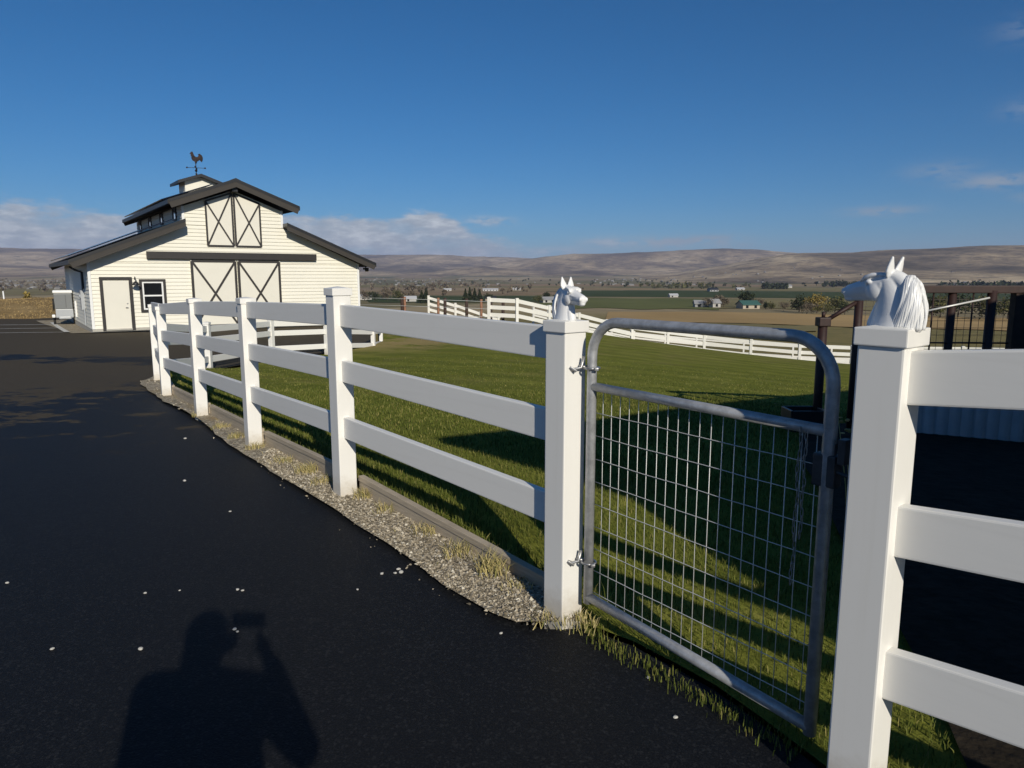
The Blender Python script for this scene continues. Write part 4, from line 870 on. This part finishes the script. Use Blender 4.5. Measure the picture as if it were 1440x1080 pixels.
spec = [  # px, distance, height, width, leaf, label, kind
 (1122, 285, 6.6, 8, 'leafdark', 'dark broad tree left of the golden tree across the pasture', 'round'), (1147, 275, 6.8, 9, 'leafgold', 'golden autumn tree in the clump across the pasture', 'round'), (1172, 290, 6.2, 8, 'leafolive', 'olive tree on the right side of the golden tree', 'round'), (1133, 262, 4.2, 7, 'leafgrey', 'greyish bush in front of the golden tree', 'round'), (1160, 258, 4.0, 8, 'leafolive', 'low olive bush at the right foot of the golden tree', 'round'), (1186, 262, 4.2, 7, 'leafdark', 'dark bush at the right end of the pasture clump', 'round'),
 (1100, 300, 3.6, 7, 'leafgrey', 'tan shrub left of the dark broad tree', 'round'), (1083, 320, 3.4, 4, 'leafolive', 'small tree between the farmhouse and the pasture clump', 'round'), (1075, 322, 3.4, 3, 'leafdark', 'thin dark tree right of the farmhouse', 'round'),
 (1046, 345, 8.2, 9, 'leafdark', 'dark tree rising behind the green-roofed farmhouse', 'round'), (1062, 335, 5.0, 7, 'leafgrey', 'pale bare tree beside the green-roofed farmhouse', 'round'), (1010, 350, 6.5, 6, 'leafgrey', 'pale bare tree by the grey farm sheds', 'round'), (1016, 342, 5.0, 6, 'leafgrey', 'bare bush at the right of the grey farm sheds', 'round'),
 (1320, 250, 7.0, 9, 'leafolive', 'olive tree seen through the pen mesh, left', 'round'), (1345, 265, 7.5, 9, 'leafdark', 'dark tree seen through the pen mesh, middle', 'round'), (1385, 245, 7.0, 10, 'leafolive', 'green tree seen through the pen mesh, right', 'round'), (1302, 270, 6.0, 8, 'leafdark', 'dark tree beside the horse statue mane, beyond the pen', 'round'), (1415, 255, 6.5, 9, 'leafolive', 'olive tree at the right end of the pen mesh', 'round'),
 (655, 460, 8.0, 4.6, 'leafdark', 'leftmost evergreen of the dark row before the brown field', 'cone'), (661, 462, 8.8, 4.6, 'leafdark', 'tallest evergreen of the dark row before the brown field', 'cone'), (668, 460, 8.2, 4.8, 'leafdark', 'middle evergreen of the dark row before the brown field', 'cone'), (675, 464, 7.2, 5, 'leafdark', 'lower evergreen near the right of the dark row', 'cone'), (688, 455, 5.6, 7, 'leafdark', 'round dark tree right of the evergreen row', 'round'),
 (600, 420, 8.5, 6, 'leafdark', 'dark evergreen at the right end of the trees behind the wire fence', 'cone'), (594, 424, 7.4, 6, 'leafdark', 'dark evergreen second from the right behind the wire fence', 'cone'), (580, 470, 7, 10, 'leafgrey', 'bare grey tree behind the wire fence', 'round'), (562, 480, 7.4, 11, 'leafolive', 'olive tree behind the wire fence', 'round'), (546, 500, 7.8, 11, 'leafgrey', 'bare grey tree right of the barn corner', 'round'), (528, 470, 7.2, 11, 'leafdark', 'dark tree close to the barn corner', 'round'), (514, 490, 7.6, 11, 'leafgrey', 'grey tree nearest the barn wall', 'round'),
 (757, 420, 5.0, 8, 'leafolive', 'round olive tree left of the small white house', 'round'), (768, 430, 6.6, 6, 'leafdark', 'dark tree behind the small white house', 'round'), (995, 340, 4.8, 7, 'leafgrey', 'bare tree behind the grey farm sheds', 'round')]
for (px_, r_, h, w, m, lab, kind) in spec: tree('evergreen_tree' if kind == 'cone' else ('bush' if h < 4.5 else 'tree'), px_, r_, h, w, M[m], lab, kind, 900)
for (wx_, wy_, h, w, m, lab) in [(-49.5, 68, 2.6, 1.5, 'leafgold', 'thin golden sapling behind the white pole'), (-46.5, 68.5, 2.4, 1.2, 'leafgold', 'thin yellow-green sapling right of the white pole'), (-47.6, 69, 1.1, 1.2, 'leafdark', 'low dark shrub right of the white pole')]:
    tree('sapling', 0, 0, h, w, M[m], lab, 'round', 200, 'saplings on the dry rise', (wx_, wy_))
wp = MB().tube([(-46.9, 66, t1(-46.9, 66) - .3), (-46.95, 66, t1(-46.9, 66) + 1.9)], .06, 10).build('marker_pole', M['whitepaint'], None, True); tag(wp, 'thin white pole standing on the dry grass rise at the far left', 'pole')

# farm buildings
def house(px_, r_, w, d, h, rh, wall, roof, label, rot=0.0, name='farmhouse', grp='farm buildings in the valley'):
    x, y = pr(px_, r_); z = t1(x, y) - .3; root = thing(name, (x, y, z), label, 'house', grp); HM = Matrix.Translation((x, y, z)) @ Matrix.Rotation(rot, 4, 'Z')
    w_ = MB(HM).prism([(-d / 2, 0), (d / 2, 0), (d / 2, h), (0, h + rh), (-d / 2, h)], lambda p: (-w / 2, p[0], p[1]), lambda p: (w / 2, p[0], p[1])).build('wall', wall, root)
    mb = MB(HM)
    for sg in (-1, 1): mb.prism([(0, h + rh + .1), (sg * (d / 2 + .5), h - .25), (sg * (d / 2 + .5), h - .05), (0, h + rh + .32)], lambda p: (-w / 2 - .4, p[0], p[1]), lambda p: (w / 2 + .4, p[0], p[1]))
    mb.build('roof', roof, root); mb = MB(HM)
    for k in range(max(1, int(w / 4))): mb.box((-w / 2 + 2 + k * 4, -d / 2 - .03, h * .55), (1.2, .08, 1.2))
    mb.build('windows', M['glass'], root); return root
M['farmwhite'] = mat('faded_white_wall', (.5, .485, .45), .8, noise=(.4, .25))
groof = mat('green_metal_roof', (.05, .12, .10), .5); grey = mat('grey_shed_wall', (.3, .3, .3), .8); tanw = mat('tan_house_wall', (.42, .36, .28), .8); whr = mat('pale_roof', (.5, .5, .5), .6)
house(1050, 330, 8, 6, 2.2, 1.4, tanw, groof, 'farmhouse with green roof among trees beyond the lawn', .2)
house(990, 345, 10, 6, 2.2, 1.2, grey, grey, 'long grey farm shed left of the green-roofed house', -.1, 'farm_shed'); house(1003, 340, 4, 4, 2.6, 1.4, M['farmwhite'], grey, 'small white-fronted shed next to the long grey shed', .3, 'farm_shed')
house(770, 425, 8, 6, 2.4, 1.3, M['farmwhite'], grey, 'small white house left of the hinge-side horse head', .3)
house(690, 470, 7, 5, 2.2, 1.2, tanw, M['roof'], 'tan house by the dark evergreen row', .1)
house(578, 455, 7, 6, 2.4, 1.3, M['farmwhite'], whr, 'white building among trees behind the wire fence', .2)
house(945, 620, 7, 5, 2.0, 1.1, M['farmwhite'], whr, 'low white buildings on the lime field', .1, 'farm_shed'); house(1000, 960, 12, 8, 3, 2, grey, M['roof'], 'dark-roofed house at the far edge of the green field', .2)
house(1038, 1080, 11, 7, 2.4, 1.5, M['farmwhite'], whr, 'white shed on the far side of the green field', .1, 'farm_shed'); house(1100, 1350, 22, 10, 4, 2, M['farmwhite'], grey, 'long white barn by the far tree row at right', .1, 'farm_shed')
house(690, 950, 20, 8, 2.6, 1.2, whr, whr, 'long pale shed on the tan strip at centre', .05, 'farm_shed'); house(630, 960, 10, 7, 2.4, 1.3, M['farmwhite'], whr, 'white house left of the long pale shed', .2)
house(727, 1010, 11, 7, 2.4, 1.4, M['farmwhite'], whr, 'white house right of the long pale shed', -.1)
house(508, 520, 16, 8, 2.8, 1.2, M['farmwhite'], whr, 'white shed just right of the barn wall', .2, 'farm_shed')
# distant town and tree rows: too many and too small to count
def boxes(name, n, gen, m, label, cat, hs=(2, 3.4), ws=(4, 10)):
    vs = []; fs = []
    for k in range(n):
        x, y = gen(); z = surf(x, y); w, d, h = RNG.uniform(*ws), RNG.uniform(6, 11), RNG.uniform(*hs); a = RNG.uniform(-.4, .4); c_, s_ = math.cos(a), math.sin(a); b = len(vs)
        for (i, j, kk) in ((-1, -1, 0), (1, -1, 0), (1, 1, 0), (-1, 1, 0), (-1, -1, h), (1, -1, h), (1, 1, h), (-1, 1, h), (-1, 0, h * 1.5), (1, 0, h * 1.5)): vs.append((x + c_ * i * w / 2 - s_ * j * d / 2, y + s_ * i * w / 2 + c_ * j * d / 2, z + kk - .5))
        fs += [tuple(b + q for q in f) for f in ((0, 1, 5, 4), (1, 2, 6, 9, 5), (2, 3, 7, 6), (3, 0, 4, 8, 7), (4, 5, 9, 8), (7, 8, 9, 6))]
    return tag(mesh_obj(name, vs, fs, m, None, False, origin=(0, 0, 0)), label, cat, kind='stuff')
def surf(x, y):
    r_ = math.hypot(x, y); a = math.atan2(x, y); z = t1(x, y)
    if r_ > 2200: i = int(np.clip(np.searchsorted(rad, r_), 1, NR - 1)); j = int(np.clip(np.searchsorted(az, a), 0, NH - 1)); z = max(z, float(Z_[i, j]))
    return z
def town(cx, sx, r0, r1): 
    def g():
        return pr(float(RNG.normal(cx, sx)), float(RNG.uniform(r0, r1)))
    return g
hw = mat('far_house_paint', (.36, .345, .32), .8, noise=(.012, .75)); 
boxes('town', 90, town(30, 60, 1300, 3000), hw, 'distant town of pale houses left of the barn', 'town'); boxes('town', 52, town(590, 60, 1500, 3400), hw, 'distant scatter of pale houses right of the barn', 'town'); boxes('town', 46, town(885, 45, 1600, 3300), hw, 'distant scatter of pale houses behind the hinge-side horse head', 'town'); boxes('town', 40, town(1390, 50, 1300, 2300), hw, 'distant pale houses right of the large horse head', 'town'); boxes('town', 22, town(1100, 90, 1700, 3300), hw, 'few distant pale houses at the foot of the right hill', 'town')
def far_trees(n, gen, m, label, hs=(5, 11)):
    V = []; F = []; b = 0
    for k in range(n):
        x, y = gen(); z = surf(x, y); h = RNG.uniform(*hs); v, f = leaf_cloud((x, y, z + h * .45), (h * .55, h * .55, h * .5), 22, h * .22); V.append(v); F.append(f + b); b += len(v)
    return tag(raw_mesh('far_trees', np.concatenate(V), np.concatenate(F), m), label, 'trees', kind='stuff')
far_trees(170, town(40, 70, 1100, 2800), M['leafgrey'], 'grey bare trees among the distant town at left'); far_trees(130, town(590, 75, 600, 2600), M['leafgrey'], 'grey and bare trees of the far valley right of the barn'); far_trees(70, town(860, 120, 1300, 2800), M['leafdark'], 'dark distant trees in the middle of the valley')
far_trees(42, town(1088, 9, 1180, 1290), M['leafdark'], 'dark tree row beyond the green field', (8, 13)); far_trees(60, town(1190, 22, 1500, 1700), M['leafdark'], 'dark tree row at the foot of the right hill', (9, 15)); far_trees(90, town(1400, 40, 1250, 1600), M['leafdark'], 'dark tree belt right of the large horse head', (9, 15)); far_trees(60, town(965, 40, 1150, 1800), M['leafolive'], 'olive trees beyond the tan strip')

# ------------------------------------------------------------------ photographer (behind the camera; only the shadow is seen)
px0, py0 = -.165, -.19; gz0 = t1(px0, py0)
per = MB(); P_ = lambda x, y, z: (px0 + x, py0 + y, gz0 + z * .97)
per.ball(P_(0, .01, 1.635), (.078, .098, .115), 3); per.ball(P_(0, .10, 1.62), (.016, .022, .022), 2); per.ball(P_(0, .075, 1.56), (.045, .035, .035), 2)
for s in (-1, 1): per.ball(P_(s * .078, .0, 1.63), (.014, .025, .034), 2)
per.capsule(P_(0, -.01, 1.44), P_(0, 0, 1.57), .062, .056)
SHO = {-1: P_(-.20, -.01, 1.42), 1: P_(.20, -.01, 1.42)}; ELB = {-1: P_(-.23, .06, 1.16), 1: P_(.345, .03, 1.24)}; WRI = {-1: P_(-.06, .17, 1.44), 1: P_(.225, .13, 1.45)}; HND = {-1: P_(.04, .165, 1.53), 1: P_(.185, .15, 1.53)}
per.capsule(P_(0, 0, 1.36), P_(0, 0, .98), .125, .13)
for s in (-1, 1):
    per.capsule(SHO[s], ELB[s], .05, .042); per.capsule(ELB[s], WRI[s], .042, .028); per.capsule(WRI[s], HND[s], .026, .03)
    for k in range(4): 
        b_ = Vector(HND[s]) + Vector((s * .012, -.012, .012 * k - .012)); per.capsule(b_, b_ + Vector((-s * (.03 + .004 * (k % 3)), .022, .03)), .0085, .0075, .6)
    b_ = Vector(HND[s]); per.capsule(b_, b_ + Vector((-s * .03, -.03, -.012)), .01, .008, .6)
    per.capsule(P_(s * .09, 0, .93), P_(s * .1, .02, .50), .082, .058); per.capsule(P_(s * .1, .02, .50), P_(s * .1, -.01, .09), .055, .036); per.capsule(P_(s * .1, -.03, .05), P_(s * .11, .14, .04), .042, .034)
person = remeshed(per, 'person', M['skin'], None, .009, 3, origin=P_(0, 0, 0)); tag(person, 'person in a navy jacket and grey trousers taking the photograph with both arms raised', 'person'); ORG[person.name] = np.array(P_(0, 0, 0))
jk = MB(); jk.capsule(P_(0, 0, 1.37), P_(0, 0, .92), .145, .15)
for s in (-1, 1): jk.capsule(P_(s * .05, 0, 1.42), SHO[s], .085, .075); jk.capsule(SHO[s], ELB[s], .072, .062); jk.capsule(ELB[s], WRI[s], .06, .043); jk.capsule(P_(s * .12, 0, 1.3), P_(s * .1, 0, .92), .1, .12)
remeshed(jk, 'jacket', M['jacket'], person, .014, 3)
tw = MB()
for s in (-1, 1): tw.capsule(P_(s * .085, 0, .95), P_(s * .1, .02, .50), .105, .075); tw.capsule(P_(s * .1, .02, .50), P_(s * .1, -.01, .10), .073, .058)
remeshed(tw, 'trousers', M['trousers'], person, .014, 3)
hb = MB().ball(P_(0, -.02, 1.665), (.093, .108, .105), 3); hb.ball(P_(0, -.06, 1.58), (.085, .06, .09), 3); remeshed(hb, 'hair', M['hair'], person, .01, 2)
sb = MB()
for s in (-1, 1): sb.capsule(P_(s * .1, -.04, .055), P_(s * .112, .15, .045), .05, .042)
remeshed(sb, 'shoes', M['shoe'], person, .01, 2)
ph = thing('smartphone', (-.05, -.014, 1.585), 'slim black smartphone held up in both hands by the photographer', 'phone'); MB().box((-.05, -.014, 1.585), (.16, .009, .076), None, .003).build('case', M['blackmetal'], ph); MB().box((-.05, -.0192, 1.585), (.152, .001, .07)).build('screen', M['glass'], ph)

# ------------------------------------------------------------------ light, sky, camera
SUN_AZ, SUN_EL = 159.3, 25.2
sd = bpy.data.lights.new('sun', 'SUN'); sd.energy = 4.2; sd.angle = R(.53); sd.color = (1, .93, .80)
so = bpy.data.objects.new('sun', sd); C.objects.link(so)
dv = Vector((math.sin(R(SUN_AZ)) * math.cos(R(SUN_EL)), math.cos(R(SUN_AZ)) * math.cos(R(SUN_EL)), math.sin(R(SUN_EL)))); so.rotation_euler = dv.to_track_quat('Z', 'Y').to_euler(); so.location = dv * 50
w = bpy.data.worlds.new('World'); bpy.context.scene.world = w; w.use_nodes = True; g = NT(w); N = g.N; N.clear()
sky = g.n('ShaderNodeTexSky'); sky.sky_type = 'NISHITA'; sky.sun_disc = False; sky.sun_elevation = R(SUN_EL); sky.sun_rotation = R(SUN_AZ); sky.altitude = 700; sky.air_density = 1.0; sky.dust_density = .15; sky.ozone_density = 10
tc = g.n('ShaderNodeTexCoord'); sp = g.n('ShaderNodeSeparateXYZ'); g.L.new(tc.outputs['Generated'], sp.inputs[0])
azm = g.math('MULTIPLY', g.math('ARCTAN2', sp.outputs[0], sp.outputs[1]), 180 / math.pi); elv = g.math('MULTIPLY', g.math('ARCSINE', sp.outputs[2]), 180 / math.pi)
cv = g.n('ShaderNodeCombineXYZ'); g.L.new(g.math('MULTIPLY', azm, .16), cv.inputs[0]); g.L.new(g.math('MULTIPLY', elv, .46), cv.inputs[1]); cvec = cv.outputs[0]
n1 = g.noise(cvec, 1.3, 9, .58); n2 = g.noise(cvec, 4.5, 7, .6); n3 = g.noise(cvec, .55, 4, .5)
# cumulus bank low on the left, thinning to the right
topel = g.math('ADD', g.math('MULTIPLY', g.step(azm, 8.0, -7.0), 4.9), g.math('MULTIPLY', g.math('SUBTRACT', n1, .5), 3.6))
topel = g.math('ADD', topel, g.math('MULTIPLY', g.math('SUBTRACT', n3, .5), 3.0))
bank = g.math('MULTIPLY', g.step(g.math('SUBTRACT', topel, elv), -.1, .75), g.step(azm, 8.5, -4.0))
bank = g.math('MULTIPLY', bank, g.math('ADD', .68, g.math('MULTIPLY', g.step(n1, .36, .56), .3)))
wis = 0.0
for (a0, e0, sa_, se, op) in ((34.6, 15.0, 1.8, .7, .28), (35, 10.4, 1.6, .6, .30), (33.5, 6.1, 2.1, .45, .75), (30.2, 7.0, 2.0, .55, .35), (27.0, 4.5, 2.2, .35, .6), (15.5, 2.75, 2.2, .30, .85), (11.8, 2.55, 2.0, .40, .8), (-1.8, 4.25, 1.7, .35, .75), (7.5, 2.6, 2.2, .4, .7), (3.0, 1.9, 3.0, .35, .6), (36, 5.0, 1.4, .3, .5), (17.0, 2.3, 1.5, .25, .4)):
    q = g.math('ADD', g.math('POWER', g.math('DIVIDE', g.math('SUBTRACT', azm, a0), sa_), 2.0), g.math('POWER', g.math('DIVIDE', g.math('SUBTRACT', elv, e0), se), 2.0))
    q = g.math('MULTIPLY', g.math('POWER', 2.718, g.math('MULTIPLY', q, -1.0)), op)
    wis = q if isinstance(wis, float) else g.math('ADD', wis, q)
wis = g.math('MULTIPLY', wis, g.step(n2, .34, .54), True)
mask = g.math('MAXIMUM', bank, wis)
bright = g.math('ADD', g.math('MULTIPLY', n2, .55), g.math('MULTIPLY', n1, .45))
ccol = g.ramp(bright, [(.36, (.30, .36, .43)), (.5, (.40, .455, .52)), (.64, (.60, .645, .69))]); ccol = g.mix(g.step(azm, 4.0, 14.0), ccol, (.32, .36, .42))
b1 = g.n('ShaderNodeBackground', i_Strength=.068); hs_ = g.n('ShaderNodeHueSaturation', i_Hue=.494, i_Saturation=1.10, i_Value=1.0); g.L.new(sky.outputs[0], hs_.inputs['Color']); g.L.new(hs_.outputs[0], b1.inputs[0]); b2 = g.n('ShaderNodeBackground', i_Strength=1.0); g.L.new(ccol, b2.inputs[0])
mx = g.n('ShaderNodeMixShader'); g.L.new(mask, mx.inputs[0]); g.L.new(b1.outputs[0], mx.inputs[1]); g.L.new(b2.outputs[0], mx.inputs[2])
ow = g.n('ShaderNodeOutputWorld'); g.L.new(mx.outputs[0], ow.inputs[0])
# haze
hz = MB().box((0, 0, 190), (29000, 29000, 440)).v; 
hb_ = MB().box((0, 0, (-30 + 440) / 2), (29000, 29000, 470)); hm_ = bpy.data.materials.new('haze_air'); hm_.use_nodes = True; nt = hm_.node_tree; nt.nodes.clear()
pv = nt.nodes.new('ShaderNodeVolumePrincipled'); pv.inputs['Color'].default_value = (.62, .70, 1.0, 1); pv.inputs['Density'].default_value = 7.0e-5; pv.inputs['Anisotropy'].default_value = .0
mo = nt.nodes.new('ShaderNodeOutputMaterial'); nt.links.new(pv.outputs[0], mo.inputs['Volume'])
ho = hb_.build('haze', hm_, None, origin=(0, 0, 0)); tag(ho, 'thin blue air over the valley', 'haze', kind='stuff')

cd = bpy.data.cameras.new('camera'); cam = bpy.data.objects.new('camera', cd); C.objects.link(cam)
cd.sensor_fit = 'HORIZONTAL'; cd.sensor_width = 36; cd.lens = 998 / 1440 * 36; cd.clip_start = .01; cd.clip_end = 60000
cam.location = (0, 0, 1.6); cam.rotation_euler = (R(90 - 8.66), 0, 0)
sc = bpy.context.scene; sc.camera = cam; sc.render.engine = 'CYCLES'
sc.view_settings.view_transform = 'Standard'; sc.view_settings.look = 'None'; sc.view_settings.exposure = 0; sc.view_settings.gamma = 1
sc.cycles.max_bounces = 6; sc.cycles.volume_bounces = 0; sc.cycles.use_denoising = True
